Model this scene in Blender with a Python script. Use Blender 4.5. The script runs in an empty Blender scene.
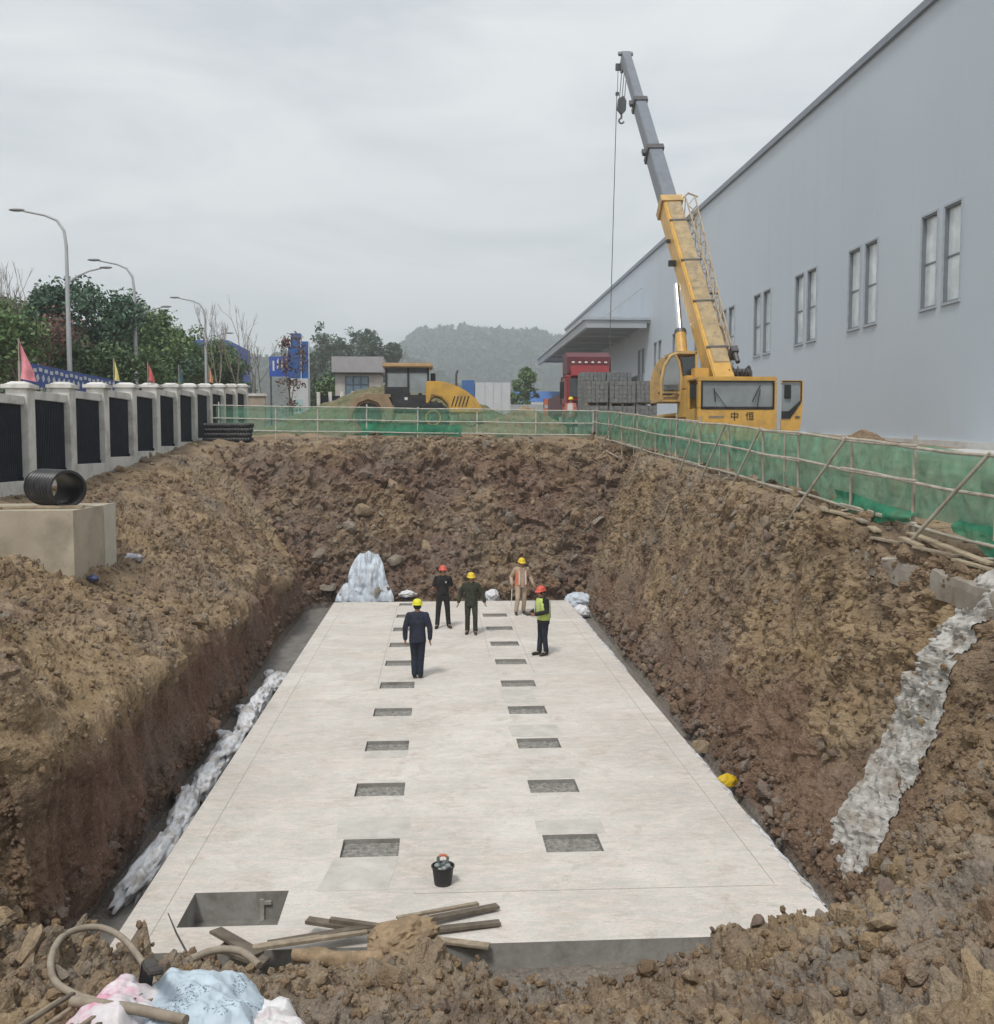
import bpy, bmesh, math, random
import numpy as np
from mathutils import Vector, Matrix, Euler
from mathutils.bvhtree import BVHTree

SC = bpy.context.scene
COL = SC.collection
R = math.radians
rnd = random.Random(7)

# ------------------------------------------------------------------ camera, sky, sun, exposure
cam_d = bpy.data.cameras.new('camera')
cam = bpy.data.objects.new('camera', cam_d)
COL.objects.link(cam)
cam.location = (0, 0, 5.2)
cam.rotation_euler = (R(90 - 3.833), 0, R(-3.426))
cam_d.sensor_fit = 'HORIZONTAL'
cam_d.sensor_width = 36
cam_d.lens = 36 * 1000 / 994
cam_d.clip_start = 0.1
cam_d.clip_end = 4000
SC.camera = cam

SUN_EL, SUN_AZ = 58, 205          # degrees; azimuth clockwise from +Y: the veiled sun stands behind the camera, a little to the left
world = bpy.data.worlds.new('World')
SC.world = world
world.use_nodes = True
wn, wl = world.node_tree.nodes, world.node_tree.links
wn.clear()
w_out = wn.new('ShaderNodeOutputWorld')
w_bg = wn.new('ShaderNodeBackground')
w_bg.inputs['Strength'].default_value = 0.1
sky = wn.new('ShaderNodeTexSky')
sky.sky_type = 'NISHITA'
sky.sun_disc = False
sky.sun_elevation = R(SUN_EL)
sky.sun_rotation = R(SUN_AZ)
tc = wn.new('ShaderNodeTexCoord')
mp = wn.new('ShaderNodeMapping')
mp.inputs['Scale'].default_value = (1.0, 1.0, 3.4)
n1 = wn.new('ShaderNodeTexNoise')
n1.inputs['Scale'].default_value = 3.4
n1.inputs['Detail'].default_value = 6
n1.inputs['Roughness'].default_value = 0.55
n1.inputs['Distortion'].default_value = 0.5
cr = wn.new('ShaderNodeValToRGB')
cr.color_ramp.elements[0].position = 0.34
cr.color_ramp.elements[0].color = (0.415, 0.436, 0.452, 1)
cr.color_ramp.elements[1].position = 0.60
cr.color_ramp.elements[1].color = (0.565, 0.575, 0.578, 1)
gain = wn.new('ShaderNodeVectorMath')
gain.operation = 'SCALE'
gain.inputs['Scale'].default_value = 10.0       # the overcast layer's own radiance, before the 0.1 above
mx = wn.new('ShaderNodeMix')
mx.data_type = 'RGBA'
mx.inputs['Factor'].default_value = 0.93
wl.new(tc.outputs['Generated'], mp.inputs['Vector'])
wl.new(mp.outputs['Vector'], n1.inputs['Vector'])
wl.new(n1.outputs['Fac'], cr.inputs['Fac'])
wl.new(cr.outputs['Color'], gain.inputs[0])
wl.new(sky.outputs['Color'], mx.inputs['A'])
wl.new(gain.outputs[0], mx.inputs['B'])
wl.new(mx.outputs['Result'], w_bg.inputs['Color'])
wl.new(w_bg.outputs['Background'], w_out.inputs['Surface'])

sun_d = bpy.data.lights.new('sun', 'SUN')
sun_d.energy = 1.5
sun_d.angle = R(10)
sun_d.color = (1.0, 0.965, 0.91)
sun = bpy.data.objects.new('sun', sun_d)
COL.objects.link(sun)
sun.rotation_euler = (R(90 - SUN_EL), 0, R(180 - SUN_AZ))

SC.view_settings.view_transform = 'Standard'
SC.view_settings.look = 'None'
SC.view_settings.exposure = 0.66
SC.view_settings.gamma = 1
SC.view_settings.use_curve_mapping = False
SC.render.engine = 'CYCLES'
SC.cycles.use_denoising = True
SC.cycles.max_bounces = 6
SC.cycles.diffuse_bounces = 3
SC.cycles.glossy_bounces = 2
SC.cycles.transparent_max_bounces = 24
SC.cycles.volume_bounces = 2
SC.cycles.caustics_reflective = False
SC.cycles.caustics_refractive = False

# ------------------------------------------------------------------ numpy noise
def _h(ix, iy, iz, seed):
    h = (ix.astype(np.int64) * 374761393 + iy.astype(np.int64) * 668265263 + iz.astype(np.int64) * 2147483647 + seed * 974711) & 0xFFFFFFFF
    h = ((h ^ (h >> 13)) * 1274126177) & 0xFFFFFFFF
    h = ((h ^ (h >> 16)) * 2246822519) & 0xFFFFFFFF
    return ((h ^ (h >> 15)) & 0xFFFFFF).astype(np.float64) / 0xFFFFFF

def vnoise(p, seed=0):
    """smooth value noise in [-1, 1] for an (n, 3) array"""
    i = np.floor(p).astype(np.int64)
    f = p - i
    f = f * f * (3 - 2 * f)
    x, y, z = i[:, 0], i[:, 1], i[:, 2]
    fx, fy, fz = f[:, 0], f[:, 1], f[:, 2]
    def c(a, b, d): return _h(x + a, y + b, z + d, seed)
    x00 = c(0, 0, 0) * (1 - fx) + c(1, 0, 0) * fx
    x10 = c(0, 1, 0) * (1 - fx) + c(1, 1, 0) * fx
    x01 = c(0, 0, 1) * (1 - fx) + c(1, 0, 1) * fx
    x11 = c(0, 1, 1) * (1 - fx) + c(1, 1, 1) * fx
    return ((x00 * (1 - fy) + x10 * fy) * (1 - fz) + (x01 * (1 - fy) + x11 * fy) * fz) * 2 - 1

def fbm(p, oct=4, seed=0, gain=0.5):
    a, s, t = 1.0, 0.0, 0.0
    for k in range(oct):
        s = s + a * vnoise(p * (2.03 ** k) + 17.3 * k, seed + k)
        t += a
        a *= gain
    return s / t

def worley(p, seed=0):
    """distance to the nearest feature point, and that cell's own random value"""
    i = np.floor(p).astype(np.int64)
    best = np.full(len(p), 9.0)
    val = np.zeros(len(p))
    for a in (-1, 0, 1):
        for b in (-1, 0, 1):
            for c in (-1, 0, 1):
                X, Y, Z = i[:, 0] + a, i[:, 1] + b, i[:, 2] + c
                h1, h2, h3 = _h(X, Y, Z, seed), _h(X, Y, Z, seed + 31), _h(X, Y, Z, seed + 67)
                d = (X + h1 - p[:, 0]) ** 2 + (Y + h2 - p[:, 1]) ** 2 + (Z + h3 - p[:, 2]) ** 2
                m = d < best
                best = np.where(m, d, best)
                val = np.where(m, h1, val)
    return np.sqrt(best), val

# ------------------------------------------------------------------ materials
MATS = {}
def ramp(nt, fac, stops):
    r = nt.nodes.new('ShaderNodeValToRGB')
    e = r.color_ramp.elements
    while len(e) < len(stops): e.new(0.5)
    for k, (p, c) in enumerate(stops):
        e[k].position = p
        e[k].color = (*c, 1)
    nt.links.new(fac, r.inputs['Fac'])
    return r.outputs['Color']

def noise_node(nt, vec, scale, detail=4, rough=0.55, dist=0.0):
    n = nt.nodes.new('ShaderNodeTexNoise')
    n.inputs['Scale'].default_value = scale
    n.inputs['Detail'].default_value = detail
    n.inputs['Roughness'].default_value = rough
    n.inputs['Distortion'].default_value = dist
    if vec is not None: nt.links.new(vec, n.inputs['Vector'])
    return n.outputs['Fac']

def mixc(nt, fac, a, b, mode='MIX'):
    m = nt.nodes.new('ShaderNodeMix')
    m.data_type = 'RGBA'
    m.blend_type = mode
    for s, v in (('Factor', fac), ('A', a), ('B', b)):
        if isinstance(v, (int, float)): m.inputs[s].default_value = v
        elif isinstance(v, tuple): m.inputs[s].default_value = (*v, 1)
        else: nt.links.new(v, m.inputs[s])
    return m.outputs['Result']

def base_mat(name):
    m = bpy.data.materials.new(name)
    m.use_nodes = True
    nt = m.node_tree
    b = nt.nodes['Principled BSDF']
    MATS[name] = m
    return m, nt, b

def bump(nt, b, h, strength=0.3, dist=0.02):
    n = nt.nodes.new('ShaderNodeBump')
    n.inputs['Strength'].default_value = strength
    n.inputs['Distance'].default_value = dist
    nt.links.new(h, n.inputs['Height'])
    nt.links.new(n.outputs['Normal'], b.inputs['Normal'])

def coords(nt, kind='Object', scale=None):
    t = nt.nodes.new('ShaderNodeTexCoord')
    o = t.outputs[kind]
    if scale:
        m = nt.nodes.new('ShaderNodeMapping')
        m.inputs['Scale'].default_value = scale
        nt.links.new(o, m.inputs['Vector'])
        o = m.outputs['Vector']
    return o

def mat(name, col, rough=0.6, var=0.18, scale=6, metal=0.0, bmp=0.0, bscale=40, dirt=None, dirt_amt=0.35, dscale=2.5, spec=0.4):
    """one procedural material: a base colour with soft variation, optional dirt patches and fine relief"""
    if name in MATS: return MATS[name]
    m, nt, b = base_mat(name)
    v = coords(nt)
    n = noise_node(nt, v, scale, 5, 0.6)
    lo = tuple(c * (1 - var) for c in col)
    hi = tuple(min(1, c * (1 + var)) for c in col)
    c = ramp(nt, n, [(0.3, lo), (0.7, hi)])
    if dirt:
        d = noise_node(nt, v, dscale, 7, 0.65, 0.3)
        f = ramp(nt, d, [(0.48, (0, 0, 0)), (0.68, (dirt_amt,) * 3)])
        c = mixc(nt, f, c, dirt)
    nt.links.new(c, b.inputs['Base Color'])
    b.inputs['Roughness'].default_value = rough
    b.inputs['Metallic'].default_value = metal
    b.inputs['Specular IOR Level'].default_value = spec
    if bmp: bump(nt, b, noise_node(nt, v, bscale, 4, 0.6), bmp, 0.01)
    return m

def glass_mat(name, col=(0.05, 0.07, 0.08), rough=0.06, alpha=1.0):
    if name in MATS: return MATS[name]
    m, nt, b = base_mat(name)
    v = coords(nt)
    n = noise_node(nt, v, 1.3, 3)
    nt.links.new(ramp(nt, n, [(0.3, tuple(c * 0.8 for c in col)), (0.7, tuple(c * 1.2 for c in col))]), b.inputs['Base Color'])
    b.inputs['Roughness'].default_value = rough
    b.inputs['Specular IOR Level'].default_value = 0.8
    b.inputs['Alpha'].default_value = alpha
    return m

def net_mat(name, col, cover):
    if name in MATS: return MATS[name]
    m = bpy.data.materials.new(name)
    m.use_nodes = True
    nt = m.node_tree
    nt.nodes.clear()
    out = nt.nodes.new('ShaderNodeOutputMaterial')
    v = coords(nt)
    n = noise_node(nt, v, 3.0, 4, 0.6)
    c = ramp(nt, n, [(0.3, tuple(x * 0.75 for x in col)), (0.7, tuple(min(1, x * 1.25) for x in col))])
    df = nt.nodes.new('ShaderNodeBsdfDiffuse')
    tl = nt.nodes.new('ShaderNodeBsdfTranslucent')
    nt.links.new(c, df.inputs['Color'])
    nt.links.new(c, tl.inputs['Color'])
    a = nt.nodes.new('ShaderNodeMixShader')
    a.inputs['Fac'].default_value = 0.35
    nt.links.new(df.outputs[0], a.inputs[1])
    nt.links.new(tl.outputs[0], a.inputs[2])
    tr = nt.nodes.new('ShaderNodeBsdfTransparent')
    n2 = noise_node(nt, coords(nt, 'Object', (1, 1, 0.25)), 5.0, 5, 0.65)
    f = ramp(nt, n2, [(0.3, (cover - 0.14,) * 3), (0.7, (min(1, cover + 0.14),) * 3)])
    mxs = nt.nodes.new('ShaderNodeMixShader')
    nt.links.new(f, mxs.inputs['Fac'])
    nt.links.new(tr.outputs[0], mxs.inputs[1])
    nt.links.new(a.outputs[0], mxs.inputs[2])
    nt.links.new(mxs.outputs[0], out.inputs['Surface'])
    MATS[name] = m
    return m

def soil_mat():
    m, nt, b = base_mat('soil')
    v = coords(nt)
    big = noise_node(nt, v, 0.42, 5, 0.6, 0.4)
    mid = noise_node(nt, v, 1.9, 6, 0.62, 0.3)
    fine = noise_node(nt, v, 16, 6, 0.7)
    sp = noise_node(nt, v, 48, 3, 0.6)
    brown = ramp(nt, mid, [(0.26, (0.15, 0.098, 0.058)), (0.5, (0.275, 0.195, 0.128)), (0.74, (0.425, 0.325, 0.22))])
    ochre = ramp(nt, mid, [(0.28, (0.24, 0.17, 0.093)), (0.55, (0.40, 0.295, 0.175)), (0.8, (0.51, 0.405, 0.265))])
    c = mixc(nt, ramp(nt, big, [(0.42, (0, 0, 0)), (0.60, (0.75,) * 3)]), brown, ochre)
    damp = noise_node(nt, v, 0.95, 6, 0.7, 0.6)
    c = mixc(nt, ramp(nt, damp, [(0.50, (0, 0, 0)), (0.60, (0.62,) * 3)]), c, (0.105, 0.068, 0.046))
    # the purple-brown shale stratum low in the cuts (per-vertex geology, see 'shale')
    at = nt.nodes.new('ShaderNodeAttribute')
    at.attribute_name = 'shale'
    st = noise_node(nt, coords(nt, 'Object', (1, 1, 0.13)), 4.5, 6, 0.65)
    shale = ramp(nt, st, [(0.25, (0.095, 0.058, 0.046)), (0.5, (0.175, 0.106, 0.080)), (0.8, (0.27, 0.185, 0.145))])
    c = mixc(nt, at.outputs['Fac'], c, shale)
    g = nt.nodes.new('ShaderNodeAttribute')
    g.attribute_name = 'grey'
    c = mixc(nt, g.outputs['Fac'], c, ramp(nt, fine, [(0.3, (0.17, 0.155, 0.14)), (0.7, (0.33, 0.315, 0.29))]))
    c = mixc(nt, ramp(nt, fine, [(0.28, (0.40,) * 3), (0.43, (1.0,) * 3)]), (0, 0, 0), c, 'MIX')  # shade of crevices painted into the colour where the bump height is low
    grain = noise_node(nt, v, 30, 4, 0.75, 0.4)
    c = mixc(nt, ramp(nt, grain, [(0.30, (0.40,) * 3), (0.43, (1.0,) * 3)]), (0, 0, 0), c, 'MIX')  # more crevice darkness painted in through the grain noise
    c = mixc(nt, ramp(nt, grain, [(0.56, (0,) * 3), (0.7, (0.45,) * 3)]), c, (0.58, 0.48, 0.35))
    # pale grit and crumbs
    c = mixc(nt, ramp(nt, sp, [(0.66, (0, 0, 0)), (0.74, (0.55,) * 3)]), c, (0.42, 0.36, 0.29))
    nt.links.new(c, b.inputs['Base Color'])
    b.inputs['Roughness'].default_value = 0.95
    b.inputs['Specular IOR Level'].default_value = 0.12
    h = nt.nodes.new('ShaderNodeMath')
    h.operation = 'ADD'
    nt.links.new(fine, h.inputs[0])
    nt.links.new(sp, h.inputs[1])
    bump(nt, b, h.outputs[0], 0.9, 0.035)
    return m

def slab_mat():
    m, nt, b = base_mat('slab_concrete')
    v = coords(nt)
    big = noise_node(nt, v, 0.45, 6, 0.62, 0.5)
    st = noise_node(nt, coords(nt, 'Object', (0.7, 7, 1)), 1.6, 7, 0.68, 0.2)
    fine = noise_node(nt, v, 26, 5, 0.7)
    c = ramp(nt, big, [(0.34, (0.53, 0.505, 0.465)), (0.5, (0.64, 0.615, 0.572)), (0.66, (0.73, 0.71, 0.665))])
    c = mixc(nt, ramp(nt, st, [(0.34, (0.34,) * 3), (0.48, (0, 0, 0))]), c, (0.50, 0.47, 0.43))
    red = noise_node(nt, coords(nt, 'Object', (0.5, 1.6, 1)), 0.8, 6, 0.7, 0.8)
    c = mixc(nt, ramp(nt, red, [(0.53, (0, 0, 0)), (0.66, (0.42,) * 3)]), c, (0.60, 0.47, 0.37))
    mud = noise_node(nt, v, 1.7, 8, 0.72, 0.6)
    c = mixc(nt, ramp(nt, mud, [(0.53, (0, 0, 0)), (0.63, (0.55,) * 3)]), c, (0.43, 0.375, 0.31))
    lay = noise_node(nt, coords(nt, 'Object', (0.16, 1.3, 1)), 1.0, 4, 0.6, 0.1)
    c = mixc(nt, ramp(nt, lay, [(0.44, (0.30,) * 3), (0.56, (0, 0, 0))]), c, (0.50, 0.47, 0.42))
    c = mixc(nt, ramp(nt, fine, [(0.3, (0.82,) * 3), (0.6, (1, 1, 1))]), (0, 0, 0), c)
    pk_ = noise_node(nt, coords(nt, 'Object', (1, 2.2, 1)), 3.6, 8, 0.78, 0.15)
    c = mixc(nt, ramp(nt, pk_, [(0.46, (0, 0, 0)), (0.58, (0.55,) * 3)]), c, (0.72, 0.62, 0.565))
    gp_ = noise_node(nt, coords(nt, 'Object', (1, 1.9, 1)), 1.5, 9, 0.78, 0.2)
    c = mixc(nt, ramp(nt, gp_, [(0.49, (0, 0, 0)), (0.60, (0.55,) * 3)]), c, (0.50, 0.48, 0.445))
    sc_ = noise_node(nt, coords(nt, 'Object', (1.6, 9, 1)), 4.0, 8, 0.8, 0.4)
    c = mixc(nt, ramp(nt, sc_, [(0.53, (0, 0, 0)), (0.61, (0.6,) * 3)]), c, (0.42, 0.385, 0.34))
    nt.links.new(c, b.inputs['Base Color'])
    b.inputs['Roughness'].default_value = 0.85
    b.inputs['Specular IOR Level'].default_value = 0.25
    bump(nt, b, st, 0.25, 0.01)
    return m

def cladding_mat():
    m, nt, b = base_mat('wall_cladding')
    v = coords(nt)
    n = noise_node(nt, v, 0.12, 4, 0.5)
    c = ramp(nt, n, [(0.3, (0.475, 0.535, 0.595)), (0.7, (0.51, 0.57, 0.63))])
    # faint rain streaks
    s = noise_node(nt, coords(nt, 'Object', (1, 2.2, 0.06)), 1.0, 5, 0.6)
    c = mixc(nt, ramp(nt, s, [(0.5, (0, 0, 0)), (0.75, (0.18,) * 3)]), c, (0.43, 0.48, 0.535))
    nt.links.new(c, b.inputs['Base Color'])
    b.inputs['Roughness'].default_value = 0.5
    b.inputs['Specular IOR Level'].default_value = 0.35
    return m

def camo_mat():
    m, nt, b = base_mat('camouflage_cloth')
    n = noise_node(nt, coords(nt), 16, 2, 0.5, 0.6)
    c = ramp(nt, n, [(0.40, (0.012, 0.016, 0.012)), (0.48, (0.03, 0.042, 0.022)), (0.56, (0.055, 0.05, 0.03)), (0.64, (0.02, 0.03, 0.02))])
    nt.links.new(c, b.inputs['Base Color'])
    b.inputs['Roughness'].default_value = 0.9
    return m

def bag_mat(name, col, ink):
    """woven plastic sack with rows of smudged print"""
    m, nt, b = base_mat(name)
    v = coords(nt, 'Object', (16, 16, 7))
    rows = nt.nodes.new('ShaderNodeTexWave')
    rows.wave_type = 'BANDS'
    rows.bands_direction = 'Z'
    rows.inputs['Scale'].default_value = 0.34
    rows.inputs['Distortion'].default_value = 0.8
    nt.links.new(v, rows.inputs['Vector'])
    n = noise_node(nt, coords(nt, 'Object', (1, 1, 0.6)), 62, 2, 0.5)
    big = noise_node(nt, coords(nt), 5.5, 2, 0.5)
    f1 = ramp(nt, rows.outputs['Fac'], [(0.62, (0, 0, 0)), (0.70, (1, 1, 1))])
    f2 = ramp(nt, n, [(0.55, (0, 0, 0)), (0.60, (1, 1, 1))])
    f3 = ramp(nt, big, [(0.40, (0, 0, 0)), (0.47, (0.85,) * 3)])
    f = mixc(nt, 1.0, mixc(nt, 1.0, f1, f2, 'MULTIPLY'), f3, 'MULTIPLY')
    base = ramp(nt, noise_node(nt, coords(nt), 9, 5), [(0.3, tuple(x * 0.82 for x in col)), (0.7, col)])
    nt.links.new(mixc(nt, f, base, ink), b.inputs['Base Color'])
    b.inputs['Roughness'].default_value = 0.55
    bump(nt, b, noise_node(nt, coords(nt), 130, 2), 0.15, 0.003)
    return m

SOIL = soil_mat()
SLAB = slab_mat()
CLAD = cladding_mat()

# ------------------------------------------------------------------ mesh helpers
FRAME = {}            # world matrix of each thing's root, for parts that are described in world coordinates

def setp(o, label=None, cat=None, group=None, kind=None):
    if cat and not kind: kind = 'thing'
    for k, v in (('label', label), ('category', cat), ('group', group), ('kind', kind)):
        if v: o[k] = v
    return o

def thing(name, label, cat, loc=(0, 0, 0), rz=0.0, group=None, rot=None):
    o = bpy.data.objects.new(name, None)
    COL.objects.link(o)
    o.location = loc
    o.rotation_euler = rot if rot else (0, 0, rz)
    FRAME[o.name] = Matrix.Translation(loc) @ (Euler(rot if rot else (0, 0, rz)).to_matrix().to_4x4())
    o.empty_display_size = 0.1
    return setp(o, label, cat, group)

def mesh_np(name, V, F, mt, parent=None, smooth=False):
    """object from numpy verts (n,3) and quads/tris (m,k)"""
    me = bpy.data.meshes.new(name)
    V = np.asarray(V, dtype=np.float32)
    F = np.asarray(F, dtype=np.int32)
    k = F.shape[1]
    me.vertices.add(len(V))
    me.vertices.foreach_set('co', V.ravel())
    me.loops.add(F.size)
    me.loops.foreach_set('vertex_index', F.ravel())
    me.polygons.add(len(F))
    me.polygons.foreach_set('loop_start', np.arange(0, F.size, k, dtype=np.int32))
    me.polygons.foreach_set('use_smooth', np.full(len(F), smooth))
    me.update(calc_edges=True)
    if mt: me.materials.append(mt)
    o = bpy.data.objects.new(name, me)
    COL.objects.link(o)
    o.parent = parent
    return o

class MB:
    def __init__(s):
        s.v, s.f, s.mi, s.cur = [], [], [], 0
    def add(s, V, F):
        o = len(s.v)
        s.v += [tuple(p) for p in V]
        s.f += [tuple(i + o for i in f) for f in F]
        s.mi += [s.cur] * len(F)
        return s
    def box(s, c, d, rot=None, taper=1.0):
        x, y, z = (k / 2 for k in d)
        V = [Vector((a * x * (taper if e > 0 else 1), b * y * (taper if e > 0 else 1), e * z)) for e in (-1, 1) for b in (-1, 1) for a in (-1, 1)]
        if rot is not None:
            M = Euler(rot).to_matrix() if not isinstance(rot, Matrix) else rot
            V = [M @ p for p in V]
        V = [p + Vector(c) for p in V]
        return s.add(V, [(0, 2, 3, 1), (4, 5, 7, 6), (0, 1, 5, 4), (2, 6, 7, 3), (0, 4, 6, 2), (1, 3, 7, 5)])
    def bar(s, p0, p1, w, h, up=(0, 0, 1)):
        """rectangular bar between two points"""
        p0, p1 = Vector(p0), Vector(p1)
        d = (p1 - p0)
        q = d.normalized()
        u = Vector(up)
        if abs(q.dot(u)) > 0.98: u = Vector((0, 1, 0))
        a = q.cross(u).normalized()
        b = a.cross(q)
        M = Matrix((a, q, b)).transposed()
        return s.box((p0 + p1) / 2, (w, d.length, h), M)
    def tube(s, pts, r, n=8, cap=True):
        pts = [Vector(p) for p in pts]
        rs = r if isinstance(r, (list, tuple)) else [r] * len(pts)
        V, F = [], []
        prev = None
        for i, p in enumerate(pts):
            t = (pts[min(i + 1, len(pts) - 1)] - pts[max(i - 1, 0)]).normalized()
            if prev is None:
                ref = Vector((0, 0, 1)) if abs(t.z) < 0.95 else Vector((1, 0, 0))
                a = t.cross(ref).normalized()
            else:
                a = (prev - t * prev.dot(t)).normalized()
            prev = a
            b = t.cross(a)
            for k in range(n):
                w = 2 * math.pi * k / n
                V.append(p + (a * math.cos(w) + b * math.sin(w)) * rs[i])
        for i in range(len(pts) - 1):
            for k in range(n):
                k2 = (k + 1) % n
                F.append((i * n + k, i * n + k2, (i + 1) * n + k2, (i + 1) * n + k))
        if cap:
            F.append(tuple(range(n - 1, -1, -1)))
            F.append(tuple((len(pts) - 1) * n + k for k in range(n)))
        return s.add(V, F)
    def lathe(s, prof, n=24, c=(0, 0, 0), axis='z', cap=True):
        V, F = [], []
        for (r, z) in prof:
            for k in range(n):
                w = 2 * math.pi * k / n
                p = (r * math.cos(w), r * math.sin(w), z)
                if axis == 'x': p = (p[2], p[0], p[1])
                if axis == 'y': p = (p[1], p[2], p[0])
                V.append((p[0] + c[0], p[1] + c[1], p[2] + c[2]))
        for i in range(len(prof) - 1):
            for k in range(n):
                k2 = (k + 1) % n
                F.append((i * n + k, i * n + k2, (i + 1) * n + k2, (i + 1) * n + k))
        if cap:
            F.append(tuple(range(n - 1, -1, -1)))
            F.append(tuple((len(prof) - 1) * n + k for k in range(n)))
        return s.add(V, F)
    def prism(s, poly, a, b, axis='y'):
        """extrude a polygon given in the two other axes from a to b along axis"""
        n = len(poly)
        def P(p, t):
            return {'y': (p[0], t, p[1]), 'x': (t, p[0], p[1]), 'z': (p[0], p[1], t)}[axis]
        V = [P(p, a) for p in poly] + [P(p, b) for p in poly]
        F = [tuple(range(n)), tuple(range(2 * n - 1, n - 1, -1))] + [(i, i + n, (i + 1) % n + n, (i + 1) % n) for i in range(n)]
        return s.add(V, F)
    def ball(s, c, r, n=12, m=8):
        rx, ry, rz = r if isinstance(r, (tuple, list)) else (r, r, r)
        V = [(c[0] + rx * math.sin(math.pi * i / m) * math.cos(2 * math.pi * k / n),
              c[1] + ry * math.sin(math.pi * i / m) * math.sin(2 * math.pi * k / n),
              c[2] + rz * math.cos(math.pi * i / m)) for i in range(m + 1) for k in range(n)]
        F = [(i * n + k, (i + 1) * n + k, (i + 1) * n + (k + 1) % n, i * n + (k + 1) % n) for i in range(m) for k in range(n)]
        return s.add(V, F)
    def build(s, name, mt, parent=None, world=False, smooth=False, bevel=0.0, label=None, root=None):
        me = bpy.data.meshes.new(name)
        V = s.v
        if world and parent is not None:
            top = parent
            while top.parent: top = top.parent
            if top.name in FRAME:
                I = FRAME[top.name].inverted()
                V = [I @ Vector(p) for p in V]
        me.from_pydata([tuple(p) for p in V], [], s.f)
        bm = bmesh.new()
        bm.from_mesh(me)
        bmesh.ops.remove_doubles(bm, verts=bm.verts, dist=1e-5)
        bmesh.ops.dissolve_degenerate(bm, dist=1e-5, edges=bm.edges)
        bmesh.ops.recalc_face_normals(bm, faces=bm.faces)
        if bevel:
            bmesh.ops.bevel(bm, geom=[e for e in bm.edges if e.is_manifold and e.calc_face_angle(0) > 0.6], offset=bevel, segments=2, affect='EDGES', clamp_overlap=True)
        if smooth:
            for f in bm.faces: f.smooth = True
            for e in bm.edges:
                if e.is_manifold and e.calc_face_angle(0) > 0.75: e.smooth = False
        bm.to_mesh(me)
        bm.free()
        for x in (mt if isinstance(mt, list) else [mt]): me.materials.append(x)
        o = bpy.data.objects.new(name, me)
        COL.objects.link(o)
        o.parent = parent
        if label: o['label'] = label
        return o

def part(name, mt, parent, fn, **kw):
    m = MB()
    fn(m)
    return m.build(name, mt, parent, **kw)

def copy_tree(o, parent=None):
    c = o.copy()
    COL.objects.link(c)
    c.parent = parent
    if o.name in FRAME: FRAME[c.name] = FRAME[o.name].copy()
    for ch in list(o.children): copy_tree(ch, c)
    return c

def ico(sub=2):
    bm = bmesh.new()
    bmesh.ops.create_icosphere(bm, subdivisions=sub, radius=1)
    V = np.array([v.co[:] for v in bm.verts])
    F = np.array([[v.index for v in f.verts] for f in bm.faces])
    bm.free()
    return V, F
ICO1, ICO2, ICO3, ICO4 = ico(1), ico(2), ico(3), ico(4)

def rotm(e):
    return np.array(Euler(e).to_matrix())

def blob(name, mt, c, r, rot=(0, 0, 0), amp=0.12, freq=1.6, seed=1, parent=None, base=ICO4, ridged=0.0, flat=None, smooth=True):
    V, F = base
    d = fbm(V * freq + seed * 3.7, 4, seed)
    rr = 1 + amp * d
    if ridged: rr = rr + ridged * (1 - np.abs(vnoise(V * freq * 2.3 + seed, seed + 5)) * 2)
    P = V * rr[:, None] * np.array(r)
    P = P @ rotm(rot).T
    if flat is not None: P[:, 2] = np.maximum(P[:, 2], flat)
    return mesh_np(name, P + np.array(c), F, mt, parent, smooth)

def zg(y, x=0.0):
    """level of the natural ground round the pit: it climbs gently away from the camera"""
    return 3.33 + 0.05 * np.clip(y, 1.0, 50.0)

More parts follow.
